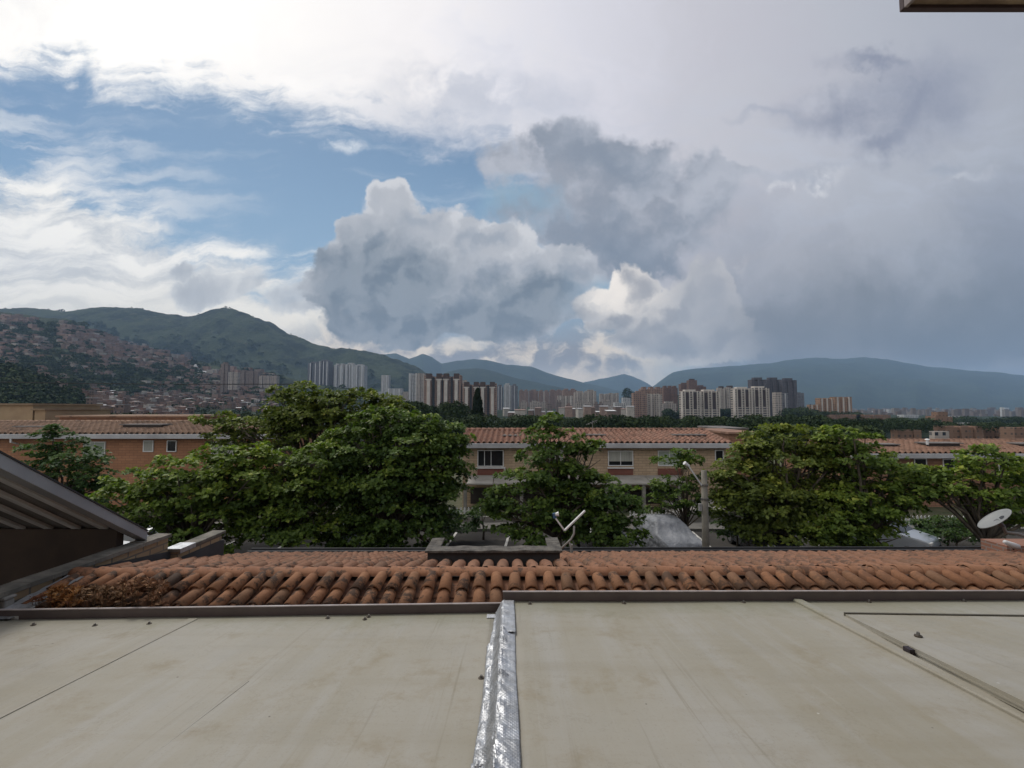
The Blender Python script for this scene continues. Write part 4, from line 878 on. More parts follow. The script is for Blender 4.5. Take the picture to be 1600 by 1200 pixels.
# fasteners
def fastener(root, p, label=None):
    e = empty('fastener', p - Vector(root.location)); e.parent = root
    m = MB(); m.tube([(0,0,0.001),(0,0,.006)], .023, 10); m.build('washer', pmat('rusty_washer', (0.10,0.075,0.055), (0.05,0.04,0.03), 20, .7, .2), e)
    m = MB(); m.tube([(0,0,.006),(0,0,.025)], [.012, .009], 6); m.build('screw_head', pmat('screw_metal', (0.22,0.21,0.20), (0.12,0.11,0.10), 30, .5, .2, metal=.6), e)
for px, py in [(52,977),(148,978),(233,975),(512,966),(576,964),(752,1060),(570,968)]: fastener(rL, zL(onL(px, py)))
for px, py in [(828,944),(975,943),(1162,942),(1358,941),(1506,940)]: fastener(rR, zR(onR(px, py)))
# stains lying on the sheets are in the material; the leaf specks:
# lapped seam, left
def lap(root, a, b, z0, w, h, name='seam'):
    a, b = Vector(a), Vector(b); d = (b-a).normalized(); n = Vector((-d.y, d.x, 0)).normalized()*w/2; N = 14; m = MB()
    pts = [a.lerp(b, i/N) for i in range(N+1)]; vs = []
    for p in pts:
        for q, zz in ((-1, -.006), (-1, h*.6), (-.8, h), (1, h*0.9), (1, -.006)):
            r = p+n*q; vs.append((r.x, r.y, z0 - 0.114*r.y + zz))
    fs = [(i*5+k, i*5+k+1, i*5+5+k+1, i*5+5+k) for i in range(N) for k in range(4)]; m.add(vs, fs); return adopt(m.build(name, M_beige, None), root)
s1 = onL(302, 967); s2 = onL(-40, 1137); lap(rL, s1, s1+(s2-s1)*1.6, LZ, 0.10, 0.006)
s1 = onL(388, 1064); s2 = onL(212, 1200); lap(rL, s1, s1+(s2-s1)*1.8, LZ, 0.012, 0.0022, 'crease')
# batten and raised panel, right
s1 = onR(1246, 940); s2 = onR(1500, 1072); lap(rR, s1, s1+(s2-s1)*2.2, RZ, 0.085, 0.030, 'batten')
def flap():
    c0 = onR(1321, 963); z0 = RZ - 0.114*c0.y + 0.02
    r = empty('raised_roof_panel', (c0.x, c0.y, z0), 0, 'raised beige panel lifting off the sheet roof at the right edge', 'roof panel')
    e = PP(1600, 1096, RZ+0.100, 0.114)           # where its rim leaves the picture, standing higher off the sheet
    d = (Vector((e.x, e.y, 0))-Vector((c0.x, c0.y, 0))); L = d.length*1.55; d.normalize(); lift = 0.080/ (Vector((e.x-c0.x, e.y-c0.y)).length)
    N = 16; m = MB(); rim = MB()
    X1 = 9.5
    a_far = onR(1600, 967)
    sl = (a_far.y-c0.y)/(a_far.x-c0.x)
    for i in range(N):
        q0, q1 = L*i/N, L*(i+1)/N
        def pt(q, dx):
            x, y = c0.x+d.x*q, c0.y+d.y*q; z = z0 - 0.114*(y-c0.y) + lift*q
            return Vector((x+dx, y+dx*sl, z - 0.114*dx*sl)) 
        m.hexa([pt(q1,.0)-Vector((0,0,.062)), pt(q1,X1)-Vector((0,0,.062)), pt(q0,X1)-Vector((0,0,.062)), pt(q0,.0)-Vector((0,0,.062)), pt(q1,0), pt(q1,X1), pt(q0,X1), pt(q0,0)])
    o = m.build('panel', M_beige, None); adopt(o, r)
    m = MB(); q0, q1 = L*0.0, L
    m.bar(pt(0,.02)-Vector((0,0,.035)), pt(q1,.02)-Vector((0,0,.035)), 0.05, 0.012); adopt(m.build('edge_flange', M_beige, None), r)
    m = MB(); m.bar(pt(0,.0)+Vector((.0,.012,-.012)), pt(0,X1)+Vector((0,.012,-.012)), 0.02, 0.045); adopt(m.build('rear_gasket', pmat('black_sealant', (0.09,0.08,0.06), None, 9, .7, .3), None), r)
    b = PP(1420, 1014, RZ+0.05, 0.114); m = MB(); m.box(b.x-.02, b.x+.022, b.y-.03, b.y+.03, b.z-.035, b.z+.008); adopt(m.build('hinge_block', pmat('dark_rubber_block', (0.035,0.025,0.03), None, 9, .6, .2), None), r)
    e = empty('fastener', (0,0,0)); p = PP(1435, 996, RZ+0.045, 0.114); e.parent = r; e.location = p - Vector(r.location) + Vector((0,0,.01))
    mm_ = MB(); mm_.tube([(0,0,-.005),(0,0,.008)], .028, 10); mm_.build('washer', MATS['rusty_washer'], e); mm_ = MB(); mm_.tube([(0,0,.008),(0,0,.034)], [.015,.011], 6); mm_.build('screw_head', MATS['screw_metal'], e)
flap()
# walls under both sheet roofs
M_own = brickmat('own_brick_below', (0.30,0.17,0.10), (0.24,0.13,0.08), (0.3,0.28,0.25))
m = MB(); m.box(LAf.x+.2, 0.0, -0.5, 4.55, 0, 3.9); adopt(m.build('wall', M_own, None), rL)
m = MB(); m.box(0.06, RAf.x-.2, -0.5, 4.55, 0, 3.9); adopt(m.build('wall', M_own, None), rR)
# ---- crumpled foil flashing over the joint
def foil():
    m, t, b = newmat('aluminium_foil_tape'); o = coords(t)
    b.inputs['Metallic'].default_value = 0.85; n = t.noise(o, 8, 6, .7)
    t.put(b.inputs['Base Color'], t.mix(t.mr(n, .35, .65), (0.54,0.555,0.58), (0.34,0.35,0.365))); t.put(b.inputs['Roughness'], t.mr(n, .3, .7, .42, .62))
    wv = t.n.new('ShaderNodeTexWave'); wv.wave_type = 'BANDS'; wv.bands_direction = 'DIAGONAL'; wv.inputs['Scale'].default_value = 26; t.put(wv.inputs['Vector'], o)
    wv2 = t.n.new('ShaderNodeTexWave'); wv2.bands_direction = 'DIAGONAL'; wv2.inputs['Scale'].default_value = 26; t.put(wv2.inputs['Vector'], t.mapping(o, scale=(-1,1,1)))
    bump(t, b, t.m('ADD', t.m('MULTIPLY', t.m('MULTIPLY', wv.outputs['Fac'], wv2.outputs['Fac']), .35), t.noise(o, 14, 6, .7)), .45, .010); return m
M_foil = foil()
fz = empty('foil_flashing', (0.0, 2.0, LZ), 0, 'crumpled silver foil tape covering the joint between the two sheet roofs', 'flashing tape')
def foilpiece(y0, y1, l0, l1, r0, r1, lift, seed, crump=1.0):
    """from near y0 to far y1; left/right x at each end; climbs from the left sheet to the right one"""
    nx, ny = 34, max(12, int((y1-y0)/0.022)); vs = []
    for j in range(ny+1):
        b = j/ny; y = y0+(y1-y0)*b; xl = l0+(l1-l0)*b + .006*mnoise.noise((y*9, seed, 0)); xr = r0+(r1-r0)*b + .003*mnoise.noise((y*7, seed, 4)); st = jx(y) - .005 + .010*mnoise.noise((y*5, seed, 2))
        for i in range(nx+1):
            a = i/nx; x = xl+(xr-xl)*a; k = min(1, max(0, (x-(st-.075))/.09)); k = k*k*(3-2*k)
            zl = LZ-LS*y+.007; zr = RZ-RS*y+.009; z = zl*(1-k)+zr*k
            w_ = math.exp(-((x-st)/.07)**2); lft = max(0, 1-(x-xl)/max(.02, st-xl)) if x < st else 0
            cr = (abs(mnoise.noise((x*9+y*5, y*20, seed)))*.048 + abs(mnoise.noise((x*30, y*42, seed)))*.014)*(0.16+w_ + .6*(x < st))*crump*1.25
            edge = min(1.0, a*14, (1-a)*14)
            vs.append((x, y, z+lift+cr*edge))
    m = MB(); S = nx+1; m.add(vs, [(j*S+i, j*S+i+1, j*S+i+1+S, j*S+i+S) for j in range(ny) for i in range(nx)])
    o = adopt(m.build('foil_strip', M_foil, None, True), fz); q = o.modifiers.new('th', 'SOLIDIFY'); q.thickness = .0025; q.offset = -1; return o
def xl(px, py): return onL(px, py).x
def fy(py): return onR(800, py).y
Y_ = lambda py: fy(py)
ed = [(942, 781, 803), (952, 768, 803), (990, 762, 805), (1053, 757, 806), (1108, 750, 810), (1160, 740, 812), (1230, 735, 815), (1400, 715, 822)]
pieces = [(1.0, 1160, 0.000, 1), (1.0, 1108, 0.003, 2), (1, 1053, .0, 3), (1, 990, .003, 4)]
def edges(y):        # left, right x at distance y
    tab = [(onR(803, a).y, onL(b, a+12).x, onR(c, a).x) for a, b, c in ed]; tab.sort()
    ys = [q[0] for q in tab]; return float(np.interp(y, ys, [q[1] for q in tab])), float(np.interp(y, ys, [q[2] for q in tab]))
cuts = [1400, 1162, 1108, 1054, 988]
for i in range(4):
    y0, y1 = fy(cuts[i])-(.05 if i else 1.5), fy(cuts[i+1]); (a0, b0), (a1, b1) = edges(y0), edges(y1)
    foilpiece(y0, y1, a0, a1, b0, b1, 0.004*(3-i)+.001, i+1)
y0, y1 = fy(990)-.03, fy(942); (a0, b0), (a1, b1) = edges(y0), edges(y1); foilpiece(y0, y1, a0+.02, a0+.045, b0+.005, b1, .018, 9, .35)
m = MB(); a = zL(onL(764, 962)); m.box(a.x-.02, a.x+.10, a.y-.09, a.y-.01, a.z+.012, a.z+.020); adopt(m.build('patch', M_foil, None), fz)
# ------------------------------------------------------------------ left neighbour: party wall, steep roof, flashing
M_yb = brickmat('yellow_brick', (0.40,0.29,0.17), (0.33,0.23,0.14), (0.13,0.12,0.105), 0.26, 0.10)
M_cop = pmat('mossy_concrete_coping', (0.22,0.20,0.17), (0.10,0.095,0.08), 4, .95, .6, 25, .012)
XP = -5.45
def party():
    r = empty('parapet_wall', (XP, 5, 0), 0, 'low parapet of yellowish brick with a mossy grey coping left of the tile roof', 'wall')
    zt = CZ-1.93; ya, yb = 1.5, 7.25
    def zz(y): return zt - 0.012*(y-4.8)
    m = MB(); m.hexa([(XP-.14,ya,0),(XP,ya,0),(XP,yb-.02,0),(XP-.14,yb-.02,0),(XP-.14,ya,zz(ya)-.06),(XP,ya,zz(ya)-.06),(XP,yb-.02,zz(yb)-.06),(XP-.14,yb-.02,zz(yb)-.06)])
    adopt(m.build('wall', M_yb, None), r)
    m = MB(); N = 22; ed_ = [ya+(yb-ya)*i/N for i in range(N+1)]
    for i in range(N):
        y0, y1 = ed_[i], ed_[i+1]-.004; h = .004*random.uniform(-1, 1)
        m.hexa([(XP-.19,y0,zz(y0)-.058),(XP+.045,y0,zz(y0)-.058),(XP+.045,y1,zz(y1)-.058),(XP-.19,y1,zz(y1)-.058),(XP-.19,y0,zz(y0)+h),(XP+.045,y0,zz(y0)+h-.008),(XP+.045,y1,zz(y1)+h-.008),(XP-.19,y1,zz(y1)+h)])
    adopt(m.build('coping', M_cop, None), r)
    m = MB(); m.hexa([(XP+.002,5.55,ZR-.30),(XP+.02,5.55,ZR-.30),(XP+.02,8.5,ZR-1.1),(XP+.002,8.5,ZR-1.1),(XP+.002,5.55,ZR+.02),(XP+.02,5.55,ZR+.02),(XP+.02,8.5,zz(8.3)-.47),(XP+.002,8.5,zz(8.3)-.47)])
    adopt(m.build('dark_flashing', M_flash, None), r)
    r2 = empty('parapet_wall', (XP, 8, 0), 0, 'short lower end of brick parapet with a silver patch, beyond the step', 'wall')
    z2 = CZ-2.22; m = MB(); m.box(XP-.02, XP+.13, 7.27, 8.35, 0, z2-.05); adopt(m.build('wall', M_yb, None), r2)
    m = MB(); m.box(XP-.07, XP+.18, 7.255, 8.40, z2-.048, z2); adopt(m.build('coping', M_cop, None, bevel=.008), r2)
    m = MB(); m.box(XP-.075, XP+.185, 7.25, 7.6, z2+.002, z2+.012); m.box(XP+.182, XP+.188, 7.25, 7.6, z2-.06, z2+.01); adopt(m.build('foil_patch', M_foil, None), r2)
    m = MB(); m.hexa([(XP+.132,7.27,ZR-.8),(XP+.15,7.27,ZR-.8),(XP+.15,8.4,ZR-1.1),(XP+.132,8.4,ZR-1.1),(XP+.132,7.27,z2-.14),(XP+.15,7.27,z2-.14),(XP+.15,8.4,z2-.16),(XP+.132,8.4,z2-.16)]); adopt(m.build('dark_flashing', M_flash, None), r2)
party()
def neighbour():
    r = empty('neighbour_roof', (XP, 6, 0), 0, 'steep grey roof edge seen from below with pale rafters, over the left parapet', 'roof')
    # lower right corner where the verge meets the coping; climbs towards us
    e = PZ(217, 834, CZ-1.86); s = math.tan(math.radians(34)); x1 = XP-.03; ye = 6.85; ze = CZ-1.86
    def z(y): return ze + (ye-y)*s
    y0 = 1.0; th = .05; x0 = -16
    m = MB(); N = 60
    for i in range(N):      # corrugated sheets
        xa = x0 + (x1-.16-x0)*i/N; xb = x0 + (x1-.16-x0)*(i+1)/N - .01
        m.hexa([(xa,y0,z(y0)+.0),(xb,y0,z(y0)),(xb,ye-.05,z(ye-.05)),(xa,ye-.05,z(ye-.05)),(xa,y0,z(y0)+.02),(xb,y0,z(y0)+.03),(xb,ye-.05,z(ye-.05)+.03),(xa,ye-.05,z(ye-.05)+.02)])
    adopt(m.build('roof_sheets', pmat('dark_roof_sheet', (0.22,0.21,0.20), (0.14,0.13,0.125), 2, .8, .2), None), r)
    m = MB(); m.hexa([(x1-.16,y0,z(y0)-.16),(x1,y0,z(y0)-.16),(x1,ye,z(ye)-.10),(x1-.16,ye,z(ye)-.10),(x1-.16,y0,z(y0)+.035),(x1,y0,z(y0)+.035),(x1,ye,z(ye)+.035),(x1-.16,ye,z(ye)+.035)])
    adopt(m.build('verge_board', pmat('grey_verge_metal', (0.34,0.35,0.365), (0.26,0.265,0.28), 1.2, .55, .15), None, bevel=.004), r)
    m = MB(); m.bar((x1+.004,y0,z(y0)+.045),(x1+.004,ye,z(ye)+.045),.02,.016); adopt(m.build('verge_trim', pmat('dark_trim', (0.05,0.05,0.052), None, 3, .6, .1), None), r)
    M_raf = pmat('pale_rafter', (0.74,0.73,0.72), (0.50,0.49,0.48), 2.5, .8, .3, stretch=(4,.4,1)); xr = x1-.42
    for i in range(14):
        m = MB(); w = .11; x = xr - i*.40; cut = [0, .33, .36, .66, .69, 1.0]
        for a, b in zip(cut[::2], cut[1::2]):
            ya, yb = y0+(ye-.25-y0)*a, y0+(ye-.25-y0)*b; m.hexa([(x-w/2,ya,z(ya)-.045),(x+w/2,ya,z(ya)-.045),(x+w/2,yb,z(yb)-.045),(x-w/2,yb,z(yb)-.045),(x-w/2,ya,z(ya)-.003),(x+w/2,ya,z(ya)-.003),(x+w/2,yb,z(yb)-.003),(x-w/2,yb,z(yb)-.003)])
        adopt(m.build('rafter', M_raf, None), r)
    for k in range(0):
        y = ye-1.9-k*1.2; m = MB(); m.box(x0, x1-.17, y-.05, y+.05, z(y)-.28, z(y)-.135-.04); adopt(m.build('purlin', pmat('dark_purlin', (0.07,0.058,0.05), None, 3, .8, .2), None), r)
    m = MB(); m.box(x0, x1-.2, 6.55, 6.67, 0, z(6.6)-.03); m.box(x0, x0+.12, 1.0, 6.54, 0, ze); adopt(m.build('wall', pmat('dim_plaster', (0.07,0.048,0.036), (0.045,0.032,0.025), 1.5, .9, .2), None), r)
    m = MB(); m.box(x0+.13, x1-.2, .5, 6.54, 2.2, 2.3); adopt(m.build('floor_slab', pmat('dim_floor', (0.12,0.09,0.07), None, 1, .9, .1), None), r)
neighbour()
# silver valley flashing between parapet and tiles
vf = empty('valley_flashing', (XP+.2, 5.2, CZ-2), 0, 'crinkled silver valley flashing running down beside the left parapet', 'flashing tape')
def strip(a0, a1, b0, b1, n=26, w=8, amp=.012):
    vs = []; a0, a1, b0, b1 = map(Vector, (a0, a1, b0, b1))
    for j in range(n+1):
        l = a0.lerp(a1, j/n); q = b0.lerp(b1, j/n)
        for i in range(w+1):
            p = l.lerp(q, i/w); vs.append((p.x, p.y, p.z + amp*mnoise.noise((p.x*14, p.y*14, 3)) + .01*abs(i-w/2)/w))
    m = MB(); S = w+1; m.add(vs, [(j*S+i, j*S+i+1, j*S+i+1+S, j*S+i+S) for j in range(n) for i in range(w)]); return m
a0 = PZ(14, 952, CZ-2.06); a1 = PZ(120, 888, CZ-2.0)
m = strip((XP+.05, 4.72, CZ-2.13), (XP+.05, 5.75, CZ-1.99), (XP+.30, 4.72, CZ-2.15), (XP+.24, 5.75, CZ-2.0)); adopt(m.build('foil_strip', M_foil, None, True), vf)
m = MB(); 
for i in range(26):
    y = 4.8+i*.037; m.box(XP+.24+random.uniform(-.02,.03), XP+.31+random.uniform(0,.04), y-.03, y+.03, CZ-2.19+.13*i*.037, CZ-2.155+.137*i*.037+random.uniform(0,.02))
adopt(m.build('mortar_edge', pmat('white_mortar', (0.55,0.55,0.54), (0.35,0.34,0.33), 12, .9, .6), None), vf)
pp = PZ(6, 950, CZ-2.12); pr = empty('capped_post', (pp.x, pp.y, 3.4), 0, 'small grey rounded post stub at the left end of the gutter', 'post')
m = MB(); m.box(-.11, .055, -.05, .06, 0, CZ-2.03-3.4); m.build('post', M_conc, pr, bevel=.02); m = MB(); m.box(-.12, .065, -.06, .07, CZ-2.029-3.4, CZ-1.995-3.4); m.build('cap', M_conc, pr, bevel=.012)
# ---- dried plants on the tiles
def dryplant(x0, x1, y0, y1, n, label, stops, seed, ln=(.03, .075)):
    r = random.Random(seed); b = P((x0+x1)/2, y1, 5.0); root = empty('dried_plant', b, 0, label, 'plant', 'dried plants on the lower tiles')
    m = MB(); st = MB()
    for _ in range(n):
        q = r.random(); px = x0+(x1-x0)*q; c = P(px, r.uniform(y0, y1) + 10*abs(q-.5), r.uniform(4.92, 5.35)) - b; c.z = max(c.z, -.02)
        st.tube([(c.x, c.y, -.03), (c.x*.98, c.y, c.z)], .003, 4, True, .2)
        for k in range(15):
            d = Vector((r.gauss(0,1), r.gauss(0,1), abs(r.gauss(.2,.8)))).normalized(); l = r.uniform(*ln); s = d.cross(Vector((r.random(), r.random(), r.random()))).normalized()*l*.18
            e = c + d*l; mid = c+d*l*.5+Vector((0,0,.004)); m.add([c, mid+s, e, mid-s], [(0,1,2,3)], r.random())
    m.build('leaves', tintmat('dry_leaves_%d' % seed, stops, .9, 12), root); st.build('stems', pmat('dry_stem', (0.13,0.08,0.045), None, 9, .9, .2), root)
dryplant(78, 125, 915, 952, 120, 'bright rust orange dried clump at the left end of the tiles', [(0,(0.24,0.105,0.04)),(.6,(0.40,0.19,0.065)),(1,(0.48,0.27,0.12))], 21)
dryplant(48, 82, 930, 953, 60, 'small reddish dried clump beside the silver flashing', [(0,(0.16,0.065,0.04)),(1,(0.28,0.13,0.07))], 22, (.02,.05))
dryplant(120, 195, 918, 953, 130, 'brown dried succulent mass right of the rust orange clump', [(0,(0.15,0.095,0.06)),(.7,(0.30,0.18,0.10)),(1,(0.42,0.27,0.16))], 23)
dryplant(190, 262, 905, 952, 120, 'reddish brown dried clump at the right end of the plant mass', [(0,(0.19,0.10,0.06)),(.7,(0.34,0.18,0.10)),(1,(0.45,0.28,0.16))], 24)
# ------------------------------------------------------------------ the terraces across the street
M_gutw = pmat('pale_gutter', (0.46,0.46,0.47), (0.34,0.34,0.35), .8, .6, .1)
M_frame = pmat('white_window_frame', (0.74,0.74,0.73), (0.6,0.6,0.6), 2, .5, 0)
M_glass, tg, bg_ = newmat('window_glass'); bg_.inputs['Base Color'].default_value = (0.018,0.02,0.023,1); bg_.inputs['Roughness'].default_value = .12; bg_.inputs['Specular IOR Level'].default_value = .35
M_curt = pmat('drawn_curtain', (0.42,0.42,0.38), (0.30,0.30,0.27), 3, .9, .1, stretch=(6,1,.2))
M_curtg = pmat('pale_green_blind', (0.36,0.40,0.35), (0.28,0.32,0.28), 3, .9, .1, stretch=(.5,1,6))
M_redp = brickmat('red_panel_brick', (0.26,0.085,0.06), (0.21,0.07,0.05), (0.15,0.08,0.06), .2, .07)
M_bw = brickmat('buff_brick', (0.52,0.385,0.26), (0.43,0.31,0.205), (0.25,0.19,0.135), .50, .17)
M_ow = brickmat('orange_brick', (0.42,0.205,0.11), (0.34,0.16,0.085), (0.21,0.11,0.07), .50, .17)
M_rb = brickmat('russet_brick', (0.32,0.17,0.105), (0.26,0.135,0.085), (0.14,0.08,0.05), .50, .17)
M_rt1 = clay('far_tile_rose', (0.28,0.15,0.11), (0.335,0.19,0.14), (0.245,0.15,0.115), .5, 1.2)
M_rt2 = clay('far_tile_tan', (0.25,0.165,0.115), (0.31,0.205,0.145), (0.22,0.145,0.105), .5, 1.4)
M_rt3 = clay('far_tile_brown', (0.25,0.145,0.10), (0.30,0.18,0.13), (0.22,0.13,0.095), .4, 1.4)
def far_roof(root, x0, x1, y0, z0, y1, z1, mat, pitch=.37, rows=9, name='roof_tiles', seed=1):
    r = random.Random(seed); m = MB(); n = int((x1-x0)/pitch); L = math.hypot(y1-y0, z1-z0); dy, dz = (y1-y0)/rows, (z1-z0)/rows; seg = 8
    nz_ = Vector((0, -(z1-z0), (y1-y0))).normalized()
    for i in range(n):
        for j in range(rows):
            a = min(1, max(0, r.gauss(.5, .25))); vs = []; xo = x0+i*pitch+r.uniform(-.008,.008); lift = r.uniform(0,.012)
            for q, up in ((0, .045+lift), (1.12, 0)):
                for k in range(seg+1):
                    t_ = k/seg; h = math.sin(t_*2*math.pi - math.pi*.5)*.07
                    vs.append((xo+t_*pitch, y0+dy*(j+q)+nz_.y*(h+up), z0+dz*(j+q)+nz_.z*(h+up)))
            S = seg+1; base = [(vs[k][0], vs[k][1], vs[k][2]-.05) for k in range(S)]
            m.add(vs+base, [(k, k+1, S+k+1, S+k) for k in range(seg)] + [(2*S+k, 2*S+k+1, k+1, k) for k in range(seg)], a)
    o = m.build(name, mat, None, True); adopt(o, root)
    b = MB(); b.hexa([(x0,y0,z0-.3),(x1,y0,z0-.3),(x1,y1,z1-.3),(x0,y1,z1-.3),(x0,y0,z0-.08),(x1,y0,z0-.08),(x1,y1,z1-.08),(x0,y1,z1-.08)]); adopt(b.build('roof_deck', MATS['mortar_deck'], None), root)
    b = MB()
    for i in range(int((x1-x0)/.42)):
        b.tube([(x0+i*.42, y1, z1+.03), (x0+i*.42+.44, y1, z1+.015)], [.13, .11], 8, True, min(1, max(0, r.gauss(.5,.25))))
    adopt(b.build('ridge_tiles', mat, None, True), root)
def window(root, px0, px1, py0, py1, Y, kind='dark', mull=(0.27, 0.52), lean=0):
    a = P(px0, py1, Y); b = P(px1, py0, Y); w = b.x-a.x; h = b.z-a.z; f = .055
    fr_ = MB(); y = Y
    fr_.box(a.x, b.x, y-.06, y+.04, a.z, a.z+f); fr_.box(a.x, b.x, y-.06, y+.04, b.z-f, b.z); fr_.box(a.x, a.x+f, y-.06, y+.04, a.z+f, b.z-f); fr_.box(b.x-f, b.x, y-.06, y+.04, a.z+f, b.z-f)
    for q in mull: fr_.box(a.x+w*q-.02, a.x+w*q+.02, y-.05, y+.03, a.z+f, b.z-f)
    o = adopt(fr_.build('window_frame', M_frame, None), root)
    g = MB(); g.box(a.x+f, b.x-f, y-.02, y-.005, a.z+f, b.z-f); p = g.build('pane', M_glass, None); p.parent = o
    if kind in ('curtain', 'blind', 'half'):
        g = MB()
        z_ = a.z+f if kind != 'half' else a.z+h*.30
        g.box(a.x+f, b.x-f, y-.024-.012, y-.0215, z_, b.z-f) ; p = g.build('curtain', M_curt if kind != 'blind' else M_curtg, None); p.parent = o
    return o
def sill(root, px0, px1, py, Y, h=.07):
    a = P(px0, py, Y); b = P(px1, py, Y); m = MB(); m.box(a.x, b.x, Y-.14, Y-.002, a.z-h, a.z); adopt(m.build('window_sill', M_frame, None), root)
def panel(root, px0, px1, py0, py1, Y):
    a = P(px0, py1, Y); b = P(px1, py0, Y); m = MB(); m.box(a.x, b.x, Y-.05, Y-.003, a.z, b.z); adopt(m.build('red_panel', M_redp, None), root)
def skylight(root, px0, px1, py0, py1, Y0, Y1):
    """a low dark monitor standing on the roof"""
    a = P(px0, py1, Y0); b = P(px1, py0, Y1); c = P(px1, py1, Y0); m = MB()
    m.box(a.x, c.x, Y0, Y1, a.z-.35, a.z+.12); e = m.build('skylight_box', pmat('dark_skylight_wall', (0.075,0.062,0.06), (0.05,0.042,0.04), 2, .8, .1), None); adopt(e, root)
    m = MB(); m.box(a.x-.12, c.x+.12, Y0-.15, Y1+.1, a.z+.122, a.z+.19); q = m.build('skylight_lid', pmat('grey_skylight_lid', (0.20,0.18,0.17), (0.13,0.12,0.115), 2, .8, .1), None); q.parent = e
def terrace(name, px0, px1, pye, pyr, Y, Yr, wall, tile, label, seed, back=7.5, name_='terraced_house', wallx=None):
    a = P(px0, pye, Y-.45); b = P(px1, pye, Y-.45); zr = P(px0, pyr, Yr).z; ze = a.z
    r = empty('terraced_house', ((a.x+b.x)/2, Y, 0), 0, label, 'house')
    far_roof(r, a.x, b.x, Y-.42, ze+.10, Yr, zr-.12, tile, seed=seed)
    m = MB(); wz = wallx or (a.x+.25, b.x-.3); m.box(wz[0], wz[1], Y, Y+back, 0, ze-.18); adopt(m.build('wall', wall, None), r)
    m = MB(); m.hexa([(a.x+.1,Yr+.03,zr-.5),(b.x-.1,Yr+.03,zr-.5),(b.x-.1,Y+back+.3,ze-.2),(a.x+.1,Y+back+.3,ze-.2),(a.x+.1,Yr+.03,zr-.16),(b.x-.1,Yr+.03,zr-.16),(b.x-.1,Y+back+.3,ze+.05),(a.x+.1,Y+back+.3,ze+.05)]); adopt(m.build('rear_roof', tile, None), r)
    m = MB(); m.box(a.x-.05, b.x+.05, Y-.62, Y-.45, ze-.24, ze+.05); adopt(m.build('gutter', M_gutw, None, bevel=.012), r)
    m = MB(); m.box(a.x+.05, b.x-.05, Y-.445, Y-.002, ze-.20, ze-.14); adopt(m.build('soffit', pmat('dark_soffit', (0.06,0.05,0.045), None, 3, .9, .1), None), r)
    return r, ze
Yh = 29.5
# centre row
hc, zc = terrace('c', 716, 1147, 694, 669, Yh, 33.2, M_bw, M_rt1, 'centre row of buff brick houses with rose tiles and a long pale gutter', 31)
window(hc, 746, 787, 703, 729, Yh); sill(hc, 744, 789, 730, Yh); panel(hc, 746, 786, 732, 742, Yh)
window(hc, 842, 880, 703, 729, Yh, 'curtain', (.5,)); panel(hc, 842, 880, 732, 742, Yh)
window(hc, 950, 989, 704, 728, Yh, 'half', (.5,)); sill(hc, 949, 990, 730, Yh); panel(hc, 950, 989, 732, 742, Yh)
window(hc, 1028, 1064, 704, 728, Yh, 'blind', (.5,)); panel(hc, 1028, 1066, 732, 742, Yh)
window(hc, 1117, 1130, 703, 720, Yh, 'dark', ())
m = MB()
for (x0, x1) in ((733, 771.5), (772.5, 812), (812.8, 852), (852.8, 900), (900.8, 944), (945, 961), (961.8, 1006), (1006.8, 1060)):
    a = P(x0, 742.5, Yh-.02); b = P(x1, 742.5, Yh-.02); m.hexa([(a.x,Yh-1.6,a.z-.36),(b.x,Yh-1.6,a.z-.36),(b.x,Yh-.01,a.z-.1),(a.x,Yh-.01,a.z-.1),(a.x,Yh-1.6,a.z-.28),(b.x,Yh-1.6,a.z-.28),(b.x,Yh-.01,a.z),(a.x,Yh-.01,a.z)])
adopt(m.build('porch_roof', pmat('grey_porch_sheet', (0.36,0.34,0.31), (0.25,0.235,0.21), 1.0, .8, .1), None), hc)
m = MB(); a = P(735, 800, Yh-.02); b = P(1060, 762, Yh-.02); m.box(a.x, b.x, Yh-.03, Yh-.003, .3, b.z); adopt(m.build('porch_shade_sheet', pmat('porch_shadow', (0.035,0.028,0.025), (0.06,0.05,0.045), .6, .9, .1), None), hc)  # dark sheet on the wall; shade under the porch put into its colour
for px in (727, 815, 902, 948, 1006, 1062):
    a = P(px, 758, Yh-1.5); m = MB(); m.box(a.x-.10, a.x+.10, Yh-1.55, Yh-1.35, 0.0, a.z+.06); adopt(m.build('porch_post', M_conc, None), hc)
for px in (789, 1074):
    a = P(px, 700, Yh-.3); m = MB()
    if px == 1074: m.tube([(a.x,Yh-.55,zc-.2),(a.x,Yh-.55,zc-.45),(a.x,Yh-.1,zc-.62),(a.x,Yh-.07,zc-.9)], .06)
    else: b = P(px, 729, Yh); m.tube([(b.x,Yh-.06,b.z),(b.x,Yh-.06,b.z-1.2)], .025)
    adopt(m.build('downpipe', M_frame, None), hc)
for q in ((787, 806, 680, 684), (915, 944, 676, 683), (1054, 1100, 676, 683)): skylight(hc, *q, 31.0, 31.8)
# antenna on the centre roof
an = P(926, 667, 33.0); ar = empty('tv_antenna', an, 0, 'thin crooked aerial on the ridge of the centre tile roof', 'antenna'); m = MB()
m.tube([(0,0,-.2),(0,0,.45)], .02, 6); m.tube([(-.5,0,.15),(.35,0,.5)], .015, 5)
for q in (-.3,-.1,.1,.25): m.tube([(q,-.25,.25+q*.3),(q,.25,.35+q*.3)], .01, 4)
m.build('aerial', pmat('grey_aerial', (.25,.25,.25), None, 3, .5, 0), ar)
